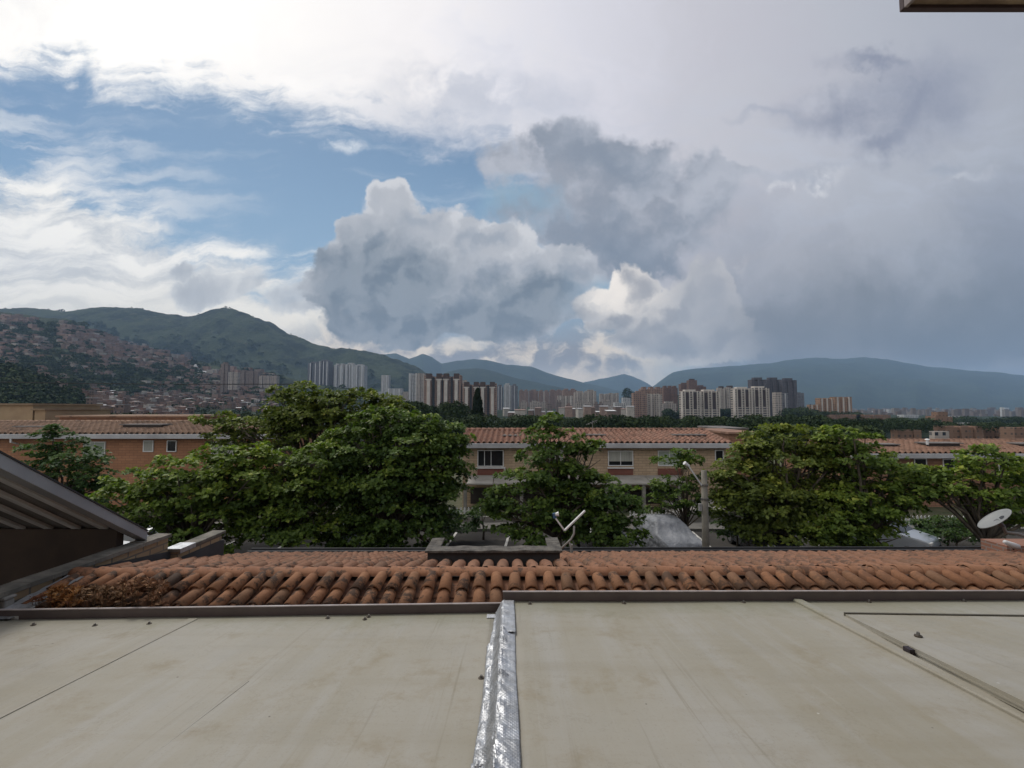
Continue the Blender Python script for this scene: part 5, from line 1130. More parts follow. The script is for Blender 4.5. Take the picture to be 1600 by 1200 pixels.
# brown gable and grey junk behind the right end of the centre row
def plainbox(name, label, cat, px0, px1, py0, py1, Y, mat, d=4, roof=None, base=0.0, rise=0.02):
    a = P(px0, py1, Y); b = P(px1, py0, Y); r = empty(name, ((a.x+b.x)/2, Y, base), 0, label, cat); m = MB(); m.box(a.x, b.x, Y, Y+d, base, b.z); adopt(m.build('wall', mat, None), r)
    m = MB(); m.hexa([(a.x-.15,Y-.2,b.z),(b.x+.15,Y-.2,b.z),(b.x+.15,Y+d+.15,b.z+rise),(a.x-.15,Y+d+.15,b.z+rise),(a.x-.15,Y-.2,b.z+.14),(b.x+.15,Y-.2,b.z+.14),(b.x+.15,Y+d+.15,b.z+rise+.14),(a.x-.15,Y+d+.15,b.z+rise+.14)]); adopt(m.build('roof', roof or M_rt3, None), r)
    return r
plainbox('brick_house', 'plain russet brick gable standing behind the right end of the centre row', 'house', 1141, 1185, 678, 740, 33.8, M_rb, 6)
plainbox('brick_house', 'grey roofed outbuilding behind the ridge at the right end of the centre row', 'house', 1128, 1166, 671, 690, 42, M_rb, 5, pmat('grey_old_sheet', (0.20,0.18,0.17), (0.10,0.09,0.085), 1.2, .8, .3))
# left row
hl, zl_ = terrace('l', -230, 440, 679.5, 657, Yh, 33.0, M_ow, M_rt2, 'left row of orange brick houses with a tan tiled roof and grey gutter', 32)
window(hl, 224, 241, 688, 706, Yh, 'curtain', ()); window(hl, 261, 277, 688, 706, Yh, 'dark', ()); window(hl, 130, 166, 690, 717, Yh, 'blind', (.5,)); window(hl, -40, -8, 690, 716, Yh, 'dark', (.5,))
window(hl, 330, 366, 690, 716, Yh, 'curtain', (.5,))
for q in ((25, 68, 664, 670), (192, 252, 660, 667), (-120, -60, 663, 669)): skylight(hl, *q, 30.8, 31.6)
m = MB(); a = P(24, 684, Yh-.3); m.tube([(a.x,Yh-.55,zl_-.2),(a.x,Yh-.55,zl_-.45),(a.x,Yh-.12,zl_-.6)], .06); adopt(m.build('downpipe', M_frame, None), hl)
plainbox('brick_house', 'tan blank rear wall of a house above the left row, stepped at its right end', 'house', -90, 52, 633, 665, 37, pmat('tan_block_wall', (0.36,0.27,0.17), (0.30,0.22,0.14), 1.2, .9, .2), 6, pmat('tan_flat_cap', (0.28,0.21,0.14), None, 2, .9, .1))
plainbox('brick_house', 'lower tan wall beside the stepped tan house above the left row', 'house', 53, 71, 641, 665, 37, MATS['tan_block_wall'], 6, MATS['tan_flat_cap'])
plainbox('brick_house', 'long low roof with scattered tiles just behind the left row ridge', 'house', 92, 300, 652, 665, 36, M_rb, 6, M_rt2)
# right row
hr, zr_ = terrace('r', 1330, 2300, 710, 686, Yh, 33.0, M_rb, M_rt3, 'right row of russet brick houses with a faded tile roof', 33)
window(hr, 1428, 1447, 716, 734, Yh, 'dark', ()); window(hr, 1473, 1490, 717, 735, Yh, 'dark', ()); window(hr, 1375, 1400, 716, 734, Yh, 'curtain', (.5,)); window(hr, 1560, 1590, 716, 740, Yh, 'dark', (.5,))
for q in ((1366, 1402, 691, 698), (1450, 1500, 689, 696), (1598, 1640, 690, 697)): skylight(hr, *q, 30.8, 31.6)
bl = P(1449, 690, 30.6); e = empty('roof_vent', bl, 0, 'tiny white round vent beside the roof monitor of the right row', 'vent'); m = MB(); m.tube([(0,0,-.2),(0,0,.12)], .08, 10); m.tube([(0,0,.121),(0,0,.2)], [.16,.05], 10); m.build('cowl', M_frame, e)
# connecting low walls in front gardens
M_gw = pmat('grey_garden_wall', (0.30,0.28,0.25), (0.19,0.18,0.16), 1.0, .9, .2)
g1_ = empty('garden_wall', (6, 25.4, 0), 0, 'low grey rendered garden wall beneath the centre picket fence', 'wall'); m = MB(); a = P(690, 812, 25.5); b = P(1062, 812, 25.5); m.box(a.x, b.x, 25.45, 25.6, 0, .42); adopt(m.build('wall', M_gw, None), g1_); m = MB(); m.box(b.x+.002, b.x+4.2, 25.5, 28.8, 0, .7); adopt(m.build('side_wall', M_gw, None), g1_)
def fence(px0, px1, pyt, pyb, Y, label, gaps=()):
    a = P(px0, pyt, Y); b = P(px1, pyb, Y); zt, zb = a.z, b.z; r = empty('picket_fence', ((a.x+b.x)/2, Y, zb), 0, label, 'fence'); n = int((b.x-a.x)/.20); n = max(n, 3)
    m = MB(); k = 0
    for i in range(n+1):
        x = a.x + (b.x-a.x)*i/n; x += random.uniform(-.006,.006); o = MB(); h = zt - random.uniform(0,.02)
        o.add([(x-.045,Y-.012,zb),(x+.045,Y-.012,zb),(x+.045,Y+.012,zb),(x-.045,Y+.012,zb),(x-.045,Y-.012,h-.06),(x+.045,Y-.012,h-.06),(x+.045,Y+.012,h-.06),(x-.045,Y+.012,h-.06),(x,Y-.012,h),(x,Y+.012,h)],
              [(0,1,5,8,4),(3,7,9,6,2),(1,2,6,5),(3,0,4,7),(4,8,9,7),(8,5,6,9),(0,3,2,1)])
        if k < 95: adopt(o.build('picket', M_frame, None), r)
        else: m.v and None; m.add(o.v, o.f)
        k += 1
    for z_ in (zb+.18, zt-.25):
        q = MB(); q.box(a.x-.03, b.x+.03, Y+.0125, Y+.045, z_-.03, z_+.03); adopt(q.build('rail', M_frame, None), r)
    if m.v: o = m.build('far_pickets', M_frame, None); adopt(o, r); o['kind'] = 'stuff'
fence(690, 750, 792, 812, 25.52, 'short white picket fence left of the middle tree, before the dark porch')
fence(838, 860, 792, 812, 25.52, 'three or four white pickets glimpsed under the middle tree')
fence(985, 1058, 797, 814, 25.52, 'white picket fence just above the covered car')
fence(1385, 1520, 805, 826, 23.6, 'long white picket fence on the right above the hedge')
# ------------------------------------------------------------------ poles, dish, odds and ends
pb = P(1100, 735, 16.5); lp = empty('lamp_pole', (pb.x, 16.5, 0), 0, 'thick grey concrete pole with a slim white arm on its left', 'lamp pole')
m = MB(); H = pb.z
m.tube([(0,0,0),(0,0,H*.5),(0,0,H)], [.14,.12,.098], 14); m.build('pole', pmat('pole_concrete', (0.22,0.205,0.175), (0.14,0.13,0.11), 3, .9, .4), lp, True)
ab = P(1096, 758, 16.4)-Vector((pb.x,16.5,0)); at_ = P(1075, 727, 16.2)-Vector((pb.x,16.5,0)); m = MB(); m.tube([ab, at_], .028, 8); m.build('arm', M_frame, lp)
m = MB(); m.tube([at_+Vector((.03,0,-.03)), at_+Vector((-.14,-.03,.09))], [.05,.075], 8); m.build('lamp_head', M_frame, lp)
for z_ in (H-.55, H-1.05):
    m = MB(); m.tube([(0,0,z_),(0,0,z_+.06)], .135, 12); m.build('band', pmat('galvanised', (0.22,0.21,0.2), None, 5, .5, .1, metal=.5), lp)
m = MB(); m.box(-.22, -.12, -.06, .06, H-1.45, H-1.2); m.build('junction_box', pmat('galvanised_box', (0.28,0.28,0.28), None, 5, .6, .1), lp)
# V-shaped antenna bracket behind the light well
def vb():
    Y = 9.4; q = [P(x, y, Y+d) for x, y, d in ((867,808,0),(882,829,0),(914,798,.1))]; b = P(893, 858, Y)
    r = empty('bracket_antenna', (b.x, b.y, 3.3), 0, 'white V shaped bar with a blue tip rising behind the light well', 'antenna')
    for i in (0, 1):
        m = MB(); m.bar(q[i], q[i+1], .045, .03); adopt(m.build('bar', M_frame, None), r)
    m = MB(); m.tube([P(876,858,Y), P(892,843,Y), P(897,834,Y), P(897,822,Y)], .022, 7); adopt(m.build('stem', pmat('grey_stem', (.30,.29,.27), None, 5, .7, .1), None, True), r)
    m = MB(); m.tube([P(889,846,Y), P(894,860,Y), P(896,872,Y)], .02, 6); adopt(m.build('strut', MATS['grey_stem'], None, True), r)
    m = MB(); m.tube([q[0]+Vector((.0,0,-.02)), q[0]+Vector((-.02,0,.08))], .035, 8); adopt(m.build('blue_tip', pmat('blue_plastic', (.06,.12,.22), None, 5, .4, 0), None), r)
    m = MB(); m.tube([q[0]+Vector((.0,0,.05)), P(873,803,Y)], [.03,.05], 8); adopt(m.build('white_horn', M_frame, None), r)
    m = MB(); m.tube([(b.x,b.y,3.0),(b.x,b.y,b.z+.1)], .03, 8); adopt(m.build('mast', MATS['grey_stem'], None), r)
vb()
def dish():
    Y = 8.6; c = P(1553, 810, Y); r = empty('satellite_dish', (c.x, c.y, 3.4), 0, 'grey white satellite dish with a dark emblem, tilted up on a bent tube', 'satellite dish')
    ax_ = Vector((-0.604, 0.278, 0.735)).normalized(); u = ax_.cross(Vector((0.78, 0.1, 0.62))).normalized()
    w1 = Vector((0.68*.74+.131*.67, -.73*.74+.122*.67, .98*.67)); a1 = (w1 - ax_*w1.dot(ax_)).normalized(); a2 = ax_.cross(a1)
    R = .27; vs = []; fs = []; nr, ns = 8, 36
    for i in range(nr+1):
        q = i/nr
        for k in range(ns): t_ = 2*math.pi*k/ns; vs.append(c + (a1*math.cos(t_)*1.08 + a2*math.sin(t_)*0.95)*R*q + ax_*(q*q*.055 - .055))
    for i in range(nr):
        for k in range(ns): k2 = (k+1) % ns; fs.append((i*ns+k, (i+1)*ns+k, (i+1)*ns+k2, i*ns+k2))
    m = MB(); m.add(vs, fs); o = m.build('dish', pmat('dish_grey', (0.26,0.27,0.268), (0.22,0.225,0.222), 2, .5, .05), None, True); adopt(o, r); s = o.modifiers.new('t', 'SOLIDIFY'); s.thickness = .012; s.offset = -1
    # emblem: dark rounded patch of two pieces and a line of lettering below
    def onp(x, y, h=.004): q2 = (x/1.08)**2+(y/.95)**2; return c + (a1*x + a2*y)*R + ax_*(q2*.055-.055+h)
    M_em = pmat('emblem_print', (0.03,0.032,0.036), None, 5, .5, 0)
    m = MB(); pts = [(-.02,.20),(-.02,-.20),(.10,-.23),(.22,-.17),(.27,-.02),(.24,.12),(.14,.21)]; pts = [(x+.26, y) for x, y in pts]; ctr = (sum(p[0] for p in pts)/7, 0)
    vs = [onp(*p) for p in pts] + [onp(*ctr)]; m.add(vs, [(i, (i+1) % 7, 7) for i in range(7)]); 
    o = m.build('emblem', M_em, None); adopt(o, r)
    m = MB()
    for k in range(6):
        x0 = .10; y0 = -.17+k*.058; m.add([onp(x0,y0),onp(x0+.045,y0),onp(x0+.045,y0+.04),onp(x0,y0+.04)], [(0,1,2,3)])
    adopt(m.build('emblem_lettering', pmat('emblem_grey', (0.16,0.165,0.17), None, 5, .5, 0), None), r)
    m = MB(); m.tube([c - ax_*.06, c - ax_*.17 + Vector((.04,.02,-.02))], [.06,.035], 8); adopt(m.build('mount', pmat('dish_mount', (.10,.10,.11), None, 5, .5, 0), None), r)
    m = MB(); m.tube([c - ax_*.15+Vector((.03,.0,-.03)), P(1572,832,Y), P(1590,834,Y-.1), P(1615,842,Y-.2), P(1640,862,Y-.25), P(1642,900,Y-.25)], .030, 10); adopt(m.build('bent_tube', pmat('tube_grey', (.22,.21,.20), None, 5, .5, .1), None, True), r)
dish()
# brick stub with a white flood lamp under the dish
bb = P(1588, 868, 9.1); r = empty('chimney_stub', (bb.x, 9.1, 2.6), 0, 'low red brick stub with white edging below the satellite dish', 'wall'); m = MB(); m.box(-.18, 1.3, 0, .5, 0, P(1588, 853, 9.1).z-2.6); m.build('wall', brickmat('stub_brick', (0.30,0.14,0.09), (0.24,0.11,0.07), (0.25,0.22,0.2), .22, .08), r)
m = MB(); m.box(-.3, 1.3, -.14, -.01, P(1588, 866, 9.1).z-2.6-.03, P(1588, 863, 9.1).z-2.6); m.build('white_edge', M_finw, r)
fl = P(1582, 852, 8.9); r = empty('flood_lamp', fl, 0, 'small white flood lamp lying on the brick stub', 'lamp'); m = MB(); m.tube([(-.15,0,.07),(0,0,.0),(.10,0,-.03)], [.035,.06,.055], 10); m.build('housing', M_finw, r, True); m = MB(); m.tube([(.101,0,-.03),(.11,0,-.033)], .05, 10); m.build('lens', M_glass, r); m = MB(); m.tube([(0,0,-.02),(.02,0,-.09)], .012, 6); m.build('foot', M_dark, r)
# our own eave, top right
ev = P(1405, 20, 1.5); r = empty('eave', (ev.x, ev.y, ev.z), 0, 'corner of a brown weathered timber eave hanging in at the top right', 'eave')
m = MB(); m.box(0.012, 3.0, -2.4, -0.02, .012, .16); m.build('timber_soffit', pmat('rough_timber', (0.42,0.33,0.22), (0.20,0.145,0.105), 5, .9, .9, 16, .02, stretch=(1,3,1)), r)
m = MB(); m.box(0.0, 3.0, -0.02, 0.0, 0, .2); m.build('fascia', pmat('dark_fascia', (0.085,0.06,0.065), None, 5, .8, .3), r, bevel=.003); m = MB(); m.box(0, .012, -2.4, -.021, 0.0, .2); m.build('end_board', pmat('pinkish_end_board', (0.38,0.33,0.33), None, 5, .8, .3), r)
# our own house behind the camera carries it
hb_ = empty('own_house', (2, -1.0, 0), 0, 'brick wall of the house the view is taken from', 'house'); m = MB(); m.box(-9, 11, -1.4, -1.0, 0, 9.6); adopt(m.build('wall', M_own, None), hb_)
# overhead cables on the left
def cable(label, a, b, sag, rad, mat):
    m = MB(); N = 24; a, b = Vector(a), Vector(b); m.tube([a.lerp(b, i/N) - Vector((0,0,sag*4*(i/N)*(1-i/N))) for i in range(N+1)], rad, 5)
    tag(m.build('cable', mat), label, 'cable')
M_cb = pmat('black_cable', (0.02,0.02,0.022), None, 5, .6, 0)
cable('thin black overhead cable crossing the left hillside view', P(-200, 592, 26), P(470, 600, 27), .12, .022, M_cb)
cable('dark cable drooping from the right end of the centre row', P(1145, 700, 29), P(1420, 712, 29), .5, .02, M_cb)
# ------------------------------------------------------------------ cars
def car_stations(L, W, H):
    # x along length, (z_low, z_belt, z_top, half width low, half width top)
    return [(-.50,.30,.52,.53,.36,.34),(-.485,.22,.62,.64,.43,.40),(-.40,.18,.66,.69,.48,.44),(-.27,.18,.70,.74,.50,.44),(-.235,.18,.71,.78,.50,.42),(-.12,.18,.72,.97,.50,.36),(-.06,.18,.72,1.0,.50,.36),(.12,.18,.72,1.0,.50,.36),(.28,.18,.73,.97,.50,.36),(.42,.18,.74,.80,.49,.40),(.46,.20,.72,.76,.47,.42),(.495,.26,.66,.68,.43,.40)]
def loft(L, W, H, grow=0, z0=None, fold=0.0, seed=0):
    vs = []; st = car_stations(L, W, H); prof = 13
    for (x, zl, zb, zt, wl, wt) in st:
        zl = zl if z0 is None else z0
        pts = [(wl, zl), (wl*1.0, (zl+zb)/2), (wl*.985, zb), ((wl+wt)/2*.97 if zt-zb > .06 else wl*.93, (zb+zt)/2), (wt, zt-.02), (wt*.55, zt), (0, zt+.008)]
        full = [(a, b) for a, b in pts] + [(-a, b) for a, b in pts[-2::-1]]
        for k, (a, b) in enumerate(full):
            p = Vector((x*L*(1+grow*.05), a*W*(1+grow*.08), b*H*(1+grow*.02)))
            if fold:
                n_ = mnoise.noise((p.x*1.6+seed, p.y*3.1, p.z*1.2)); s_ = 1-b; p += Vector((0, (1 if a > 0 else -1)*abs(n_)*.16*s_, n_*.05)); p.x += mnoise.noise((p.y*2.2, p.z*2, seed))*.10*fold
            vs.append(p)
    n = len(full); fs = []
    for i in range(len(st)-1):
        for k in range(n-1): fs.append((i*n+k, i*n+k+1, (i+1)*n+k+1, (i+1)*n+k))
    fs.append(tuple(range(n))[::-1]); fs.append(tuple((len(st)-1)*n+k for k in range(n)))
    return vs, fs, n, st
def make_car(paint, label, loc, rz, L=4.2, W=1.75, H=1.45):
    r = empty('parked_car', loc, rz, label, 'car', 'cars parked under the trees'); vs, fs, n, st = loft(L, W, H)
    m = MB(); m.add(vs, fs); o = m.build('body', paint, r, True); s = o.modifiers.new('s', 'SUBSURF'); s.levels = 1; s.render_levels = 2
    def v(i, k): return vs[i*n+k]
    def quad(name, a, b, c, d, off):
        nrm = (b-a).cross(d-a).normalized()
        if nrm.dot((a+c)/2 - Vector((0,0,.7))) < 0: nrm = -nrm
        m = MB(); c0 = (a+b+c+d)/4; q = [c0+(p-c0)*.86+nrm*off for p in (a,b,c,d)]; q2 = [p-nrm*.012 for p in q]; m.hexa(q2+q); return m.build(name, M_glass, r)
    quad('windscreen', v(3,4), v(3,8), v(5,8), v(5,4), .035); quad('rear_window', v(8,4), v(8,8), v(9,8), v(9,4), .035)
    for s_ in (0, 1):
        kb, kt = (2, 4) if not s_ else (10, 8)
        quad('side_window', v(5,kb), v(6,kb), v(6,kt), v(5,kt), .02); quad('side_window', v(6,kb), v(8,kb), v(8,kt), v(6,kt), .02)
    for x in (-.31, .30):
        for y in (-1, 1):
            w = empty('wheel', (x*L, y*W*.44, .31)); w.parent = r; m = MB(); m.tube([(0,-.10*y,0),(0,.10*y,0)], .31, 20); m.build('tyre', pmat('tyre_rubber', (.02,.02,.02), None, 5, .8, .1), w); m = MB(); m.tube([(0,.101*y,0),(0,.112*y,0)], [.20,.17], 14); m.build('rim', pmat('alloy', (.35,.35,.36), None, 5, .4, 0, metal=.7), w)
    for y in (-1, 1):
        m = MB(); m.box(-.497*L, -.472*L, y*W*.36-.14, y*W*.36+.14, .58*H-.06, .58*H+.05); m.build('headlight', M_frame, r, bevel=.02)
    m = MB(); m.box(-.505*L, -.49*L, -.45, .45, .33*H, .45*H); m.build('grille', M_dark, r)
    return r
M_silver, _t, _b = newmat('silver_car_paint'); _b.inputs['Base Color'].default_value = (0.50,0.54,0.60,1); _b.inputs['Metallic'].default_value = .35; _b.inputs['Roughness'].default_value = .3
M_whitec, _t, _b = newmat('white_car_paint'); _b.inputs['Base Color'].default_value = (0.66,0.68,0.70,1); _b.inputs['Roughness'].default_value = .3
M_darkc, _t, _b = newmat('dark_car_paint'); _b.inputs['Base Color'].default_value = (0.035,0.037,0.042,1); _b.inputs['Roughness'].default_value = .25
b = P(1376, 850, 20.8); make_car(M_silver, 'pale silver car with a dark windscreen showing between the hedge and right trees', (b.x, 20.8, 0), math.radians(124), 3.9, 1.65)
b = P(228, 850, 19.6); make_car(M_whitec, 'white car mostly hidden behind the left parapet and foliage', (b.x, 19.6, 0), math.radians(80))
b = P(560, 850, 20.4); make_car(M_whitec, 'pale car glimpsed through gaps low in the big left trees', (b.x, 20.4, 0), math.radians(100))
b = P(940, 850, 20.4); make_car(M_darkc, 'dark car in the shade left of the covered car', (b.x, 20.4, 0), math.radians(95))
b = P(1190, 850, 20.6); make_car(M_darkc, 'dark car under the tree right of the concrete pole', (b.x, 20.6, 0), math.radians(88))
def covered():
    b = P(1041, 862, 19.6); r = empty('covered_car', (b.x, 19.6, 0), math.radians(97), 'car under a loose silvery grey fabric cover by the concrete pole', 'covered car')
    vs, fs, n, st = loft(3.2, 1.6, 1.74, grow=1, z0=.04, fold=1.0, seed=5)
    # refine once so that folds can be raised
    m = MB(); m.add(vs, fs); m.build
    o = m.build('cover', pmat('cover_fabric', (0.27,0.28,0.305), (0.20,0.21,0.23), 2.2, .5, .9, 4, .08), r, True); s = o.modifiers.new('s', 'SUBSURF'); s.levels = 3; s.render_levels = 3
    tx = bpy.data.textures.new('folds', 'CLOUDS'); tx.noise_scale = .55; tx.noise_depth = 3; d = o.modifiers.new('d', 'DISPLACE'); d.texture = tx; d.strength = .17; d.mid_level = .5; d.texture_coords = 'LOCAL'
    for x in (-1.05, 1.05):
        for y in (-1, 1):
            w = empty('wheel', (x, y*.66, .31)); w.parent = r; m = MB(); m.tube([(0,-.1,0),(0,.1,0)], .31, 18); m.build('tyre', MATS['tyre_rubber'], w)
covered()
# ------------------------------------------------------------------ near trees
def leaf_cloud(name, anchors, dirs, per, leaf, mat, parent, seed, droop=.35, tb=None, wid=.34):
    """a whorl of `per` leaves at each anchor, spreading round its direction"""
    r = np.random.default_rng(seed); A = np.repeat(anchors, per, 0); D = np.repeat(dirs, per, 0); n = len(A)
    ref = r.normal(size=(n, 3)); side = np.cross(D, ref); side /= np.linalg.norm(side, axis=1)[:, None]
    el = r.uniform(0.15, 1.15, n)[:, None]; d = side*np.cos(el*0.9) + D*np.sin(el*0.9)*0.8; d[:, 2] -= droop*r.uniform(0, 1, n); d /= np.linalg.norm(d, axis=1)[:, None]
    L = (leaf*r.uniform(.6, 1.25, n))[:, None]; up = D*0.7 + np.array([0,0,.6]) + r.normal(size=(n,3))*.25; s = np.cross(d, up); s /= np.linalg.norm(s, axis=1)[:, None]
    nrm = np.cross(s, d); base = A + d*L*.12; w = L*wid
    p1 = base + d*L*.55 + s*w + nrm*L*.05; p3 = base + d*L*.55 - s*w + nrm*L*.05; p2 = base + d*L - nrm*L*.12; pm = base + d*L*.55 - nrm*L*.03
    V = np.stack([base, p1, p2, p3, pm], 1).reshape(-1, 3); N = n
    base_i = (np.arange(N)*5)[:, None]; Fi = (base_i + np.array([[0,1,4, 4,1,2, 0,4,3, 4,2,3]])).reshape(-1)
    tb = np.repeat(tb, per) if tb is not None else np.full(n, .5)
    tint = np.repeat(np.clip(tb + r.normal(size=n)*.14, 0, 1), 5)
    me = bpy.data.meshes.new(name); me.vertices.add(5*N); me.vertices.foreach_set('co', V.astype(np.float32).ravel())
    me.loops.add(12*N); me.loops.foreach_set('vertex_index', Fi.astype(np.int32)); me.polygons.add(4*N)
    me.polygons.foreach_set('loop_start', np.arange(0, 12*N, 3, dtype=np.int32)); me.polygons.foreach_set('loop_total', np.full(4*N, 3, np.int32))
    me.update(calc_edges=True); at = me.attributes.new('tint', 'FLOAT', 'POINT'); at.data.foreach_set('value', tint.astype(np.float32))
    return link_mesh(name, me, mat, parent)
GREENS = {
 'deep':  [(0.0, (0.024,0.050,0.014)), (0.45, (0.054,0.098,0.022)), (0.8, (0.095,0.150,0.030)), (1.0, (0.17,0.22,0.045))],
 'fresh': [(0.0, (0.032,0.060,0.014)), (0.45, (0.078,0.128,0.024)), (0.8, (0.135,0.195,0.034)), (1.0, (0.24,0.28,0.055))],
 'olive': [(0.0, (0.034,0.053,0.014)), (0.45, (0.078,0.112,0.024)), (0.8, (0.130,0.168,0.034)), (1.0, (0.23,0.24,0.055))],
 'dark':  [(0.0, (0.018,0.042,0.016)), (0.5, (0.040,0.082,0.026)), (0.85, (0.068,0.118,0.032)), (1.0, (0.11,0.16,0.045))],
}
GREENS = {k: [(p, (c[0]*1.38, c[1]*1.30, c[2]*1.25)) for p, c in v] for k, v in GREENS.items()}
FM = {k: foliage_mat('leaves_'+k, v, .30, .55, .28) for k, v in GREENS.items()}
M_bark = pmat('bark', (0.15,0.125,0.095), (0.07,0.058,0.045), 5, .9, .8, 22, .03, stretch=(1,1,.3))
def tree(label, base_px, Y, lobes, kind, seed, leaf=.17, dens=1.0, tier=.45, cat='tree', dr=1.0, trunk=.16, name='street_tree', clump=.62):
    """lobes: ellipses (px, py, rx, ry[, dY]) in the picture, turned into volumes at distance Y"""
    r = np.random.default_rng(seed); R_ = random.Random(seed); b = Vector(P(base_px, 860, Y)); b.z = 0.0
    root = empty(name, b, 0, label, cat); bn = np.array(b); An, Dn, Tn = [], [], []; limbs = []
    for lb in lobes:
        px, py, rx, ry = lb[:4]; dY = lb[4] if len(lb) > 4 else 0; c = np.array(P(px, py, Y+dY)); sx = rx*(Y+dY)/F; sz = ry*(Y+dY)/F; sy = sx*.85*dr
        c[2] = max(c[2], 1.0)
        vol = sx*sy*sz; area = (sx*sz+sx*sy*.7)
        nc = max(8, int(11.5*area*dens))
        for i in range(nc):
            d = r.normal(size=3); d /= np.linalg.norm(d); q = r.uniform(.45, 1.0)**.5 * r.uniform(.86, 1.02)
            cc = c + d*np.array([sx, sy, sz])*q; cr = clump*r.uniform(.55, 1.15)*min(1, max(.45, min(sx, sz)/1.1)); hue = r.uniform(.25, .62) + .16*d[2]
            if R_.random() < .12: limbs.append(cc)
            m_ = int(30*cr*cr/.36)+5; e = r.normal(size=(m_, 3)); e /= np.linalg.norm(e, axis=1)[:, None]; e[:, 2] = np.abs(e[:, 2])*1.0 - .25; 
            rad = cr*r.uniform(.55, 1.05, m_)[:, None]; pts = cc + e*rad*np.array([1.15, 1.15, tier])
            dd = e*.6 + np.array([0, 0, .75]) + d*.35; dd /= np.linalg.norm(dd, axis=1)[:, None]
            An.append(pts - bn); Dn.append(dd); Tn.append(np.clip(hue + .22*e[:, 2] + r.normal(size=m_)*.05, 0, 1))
        limbs.append(c + np.array([0, 0, -sz*.2]))
    An, Dn, Tn = np.concatenate(An), np.concatenate(Dn), np.concatenate(Tn)
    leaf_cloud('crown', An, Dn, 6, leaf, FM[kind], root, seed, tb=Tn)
    m = MB(); top = np.mean([np.array(l) for l in limbs], 0) - bn; fork = Vector((top[0]*.25, top[1]*.25, max(.9, top[2]*.42)))
    m.tube([(0,0,-.1), (fork.x*.4+.05, fork.y*.4, fork.z*.5), fork], [trunk*1.3, trunk, trunk*.85], 10)
    for l in limbs:
        e = Vector(l) - b; mid = fork.lerp(e, .5) + Vector((R_.uniform(-.2,.2), R_.uniform(-.2,.2), .15)); m.tube([fork - Vector((0,0,.15)), mid, e], [trunk*.45, trunk*.28, trunk*.08], 6)
        for _ in range(2):
            k = mid.lerp(e, R_.uniform(.2,.7)); m.tube([k, k+Vector((R_.uniform(-.7,.7), R_.uniform(-.7,.7), R_.uniform(.1,.6)))], [trunk*.14, trunk*.05], 5)
    m.build('trunk', M_bark, root, True); print(label[:30], len(An)*6, flush=True)
    return root
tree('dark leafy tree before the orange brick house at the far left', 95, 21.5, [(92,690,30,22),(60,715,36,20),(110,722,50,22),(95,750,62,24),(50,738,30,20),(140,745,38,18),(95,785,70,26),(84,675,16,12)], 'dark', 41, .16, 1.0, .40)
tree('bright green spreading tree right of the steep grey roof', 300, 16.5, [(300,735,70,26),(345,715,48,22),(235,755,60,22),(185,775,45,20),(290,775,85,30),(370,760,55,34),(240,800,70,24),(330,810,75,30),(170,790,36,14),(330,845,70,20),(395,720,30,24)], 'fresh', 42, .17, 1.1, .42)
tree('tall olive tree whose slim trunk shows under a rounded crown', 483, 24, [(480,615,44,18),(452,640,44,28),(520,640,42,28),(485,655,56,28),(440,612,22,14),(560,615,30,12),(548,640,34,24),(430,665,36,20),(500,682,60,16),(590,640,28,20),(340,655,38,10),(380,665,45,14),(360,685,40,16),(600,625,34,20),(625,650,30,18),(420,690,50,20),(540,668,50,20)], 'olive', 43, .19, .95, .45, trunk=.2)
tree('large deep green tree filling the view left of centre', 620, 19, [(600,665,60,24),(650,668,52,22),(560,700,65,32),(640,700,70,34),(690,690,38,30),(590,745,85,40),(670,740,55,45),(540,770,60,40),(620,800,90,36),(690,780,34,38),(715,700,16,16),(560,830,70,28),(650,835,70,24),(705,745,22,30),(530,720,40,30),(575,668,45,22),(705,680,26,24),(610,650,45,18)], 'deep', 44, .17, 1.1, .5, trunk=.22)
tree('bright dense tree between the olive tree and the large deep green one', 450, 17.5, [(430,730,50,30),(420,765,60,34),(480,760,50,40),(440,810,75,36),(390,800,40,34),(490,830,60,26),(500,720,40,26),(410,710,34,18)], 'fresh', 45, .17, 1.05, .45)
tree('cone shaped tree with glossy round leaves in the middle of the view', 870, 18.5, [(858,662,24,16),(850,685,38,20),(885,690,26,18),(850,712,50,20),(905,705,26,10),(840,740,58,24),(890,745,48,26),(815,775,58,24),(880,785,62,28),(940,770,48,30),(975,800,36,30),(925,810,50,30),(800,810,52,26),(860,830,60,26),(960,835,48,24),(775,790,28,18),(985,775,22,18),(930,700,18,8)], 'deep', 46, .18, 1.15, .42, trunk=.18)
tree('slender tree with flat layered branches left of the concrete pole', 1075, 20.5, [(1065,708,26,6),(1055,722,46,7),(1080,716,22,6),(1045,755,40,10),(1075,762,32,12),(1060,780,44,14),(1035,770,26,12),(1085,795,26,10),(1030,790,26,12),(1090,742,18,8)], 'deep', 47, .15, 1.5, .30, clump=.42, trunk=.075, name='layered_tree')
tree('broad yellow green tree right of the concrete pole', 1230, 19.5, [(1205,685,42,22),(1250,690,48,24),(1180,705,40,20),(1225,725,62,30),(1160,750,48,34),(1290,730,50,34),(1200,775,70,36),(1270,780,60,38),(1150,800,46,36),(1230,830,80,28),(1140,770,28,30),(1128,745,26,16),(1160,712,30,22),(1270,705,44,24),(1310,770,30,40)], 'olive', 48, .17, 1.1, .45, trunk=.22)
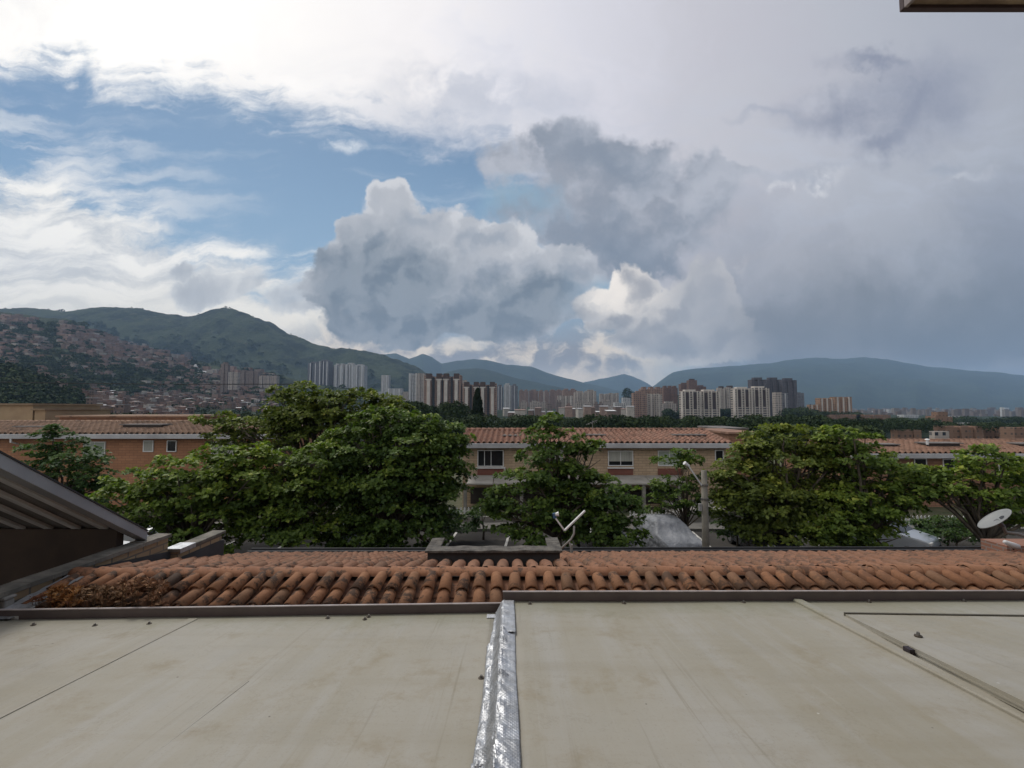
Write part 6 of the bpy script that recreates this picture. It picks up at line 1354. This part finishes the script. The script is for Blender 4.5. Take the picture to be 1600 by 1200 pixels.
tree('dark green tree joined to the broad one on its right side', 1350, 18.5, [(1310,680,42,14),(1345,690,34,16),(1340,720,56,30),(1390,735,46,22),(1410,755,34,18),(1350,775,60,26),(1340,810,70,32),(1390,790,45,22),(1300,825,60,26),(1405,770,46,10),(1360,840,50,20),(1425,735,20,14),(1440,776,28,14),(1430,750,30,16),(1310,795,50,30)], 'fresh', 49, .17, 1.1, .42, trunk=.2)
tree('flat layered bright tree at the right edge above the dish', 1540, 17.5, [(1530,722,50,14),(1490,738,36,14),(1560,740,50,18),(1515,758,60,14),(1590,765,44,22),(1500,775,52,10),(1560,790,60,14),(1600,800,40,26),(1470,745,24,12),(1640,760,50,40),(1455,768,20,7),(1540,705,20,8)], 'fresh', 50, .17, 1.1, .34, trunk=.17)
tree('small leafy bush before the dark porch left of the middle tree', 700, 22, [(700,820,34,16),(720,832,30,16),(690,835,24,14)], 'dark', 51, .15, 1.2, .6, cat='bush', name='bush', trunk=.05)
tree('dark bush filling the gap under the dark porch', 755, 22.5, [(762,800,26,12),(748,815,24,14)], 'dark', 52, .15, 1.0, .6, cat='bush', name='bush', trunk=.05)
tree('trimmed dark hedge below the long picket fence on the right', 1480, 21.0, [(1440,834,22,9),(1470,828,28,10),(1500,830,28,12),(1530,828,26,12),(1555,838,24,14),(1480,845,40,14),(1530,848,40,14),(1455,846,26,12),(1500,838,30,12),(1550,850,30,12)], 'dark', 53, .11, 3.0, .8, cat='hedge', name='hedge', clump=.4, trunk=.04)
tree('small dark bush at the foot of the concrete pole', 1150, 20.5, [(1140,838,26,14),(1165,842,22,14)], 'dark', 54, .15, 1.2, .6, cat='bush', name='bush', trunk=.04)
tree('dark clipped bush in front of the pale silver car, left of the dish', 1490, 19.4, [(1475,850,24,12),(1505,852,26,11),(1535,854,26,11),(1555,852,20,12)], 'dark', 55, .11, 2.6, .8, cat='bush', name='bush', clump=.4, trunk=.04)
tree('leafy green tree standing just past the right edge of the view', 1760, 18.5, [(1740,740,70,36),(1800,735,60,34),(1770,780,90,34)], 'deep', 56, .18, .7, .42)
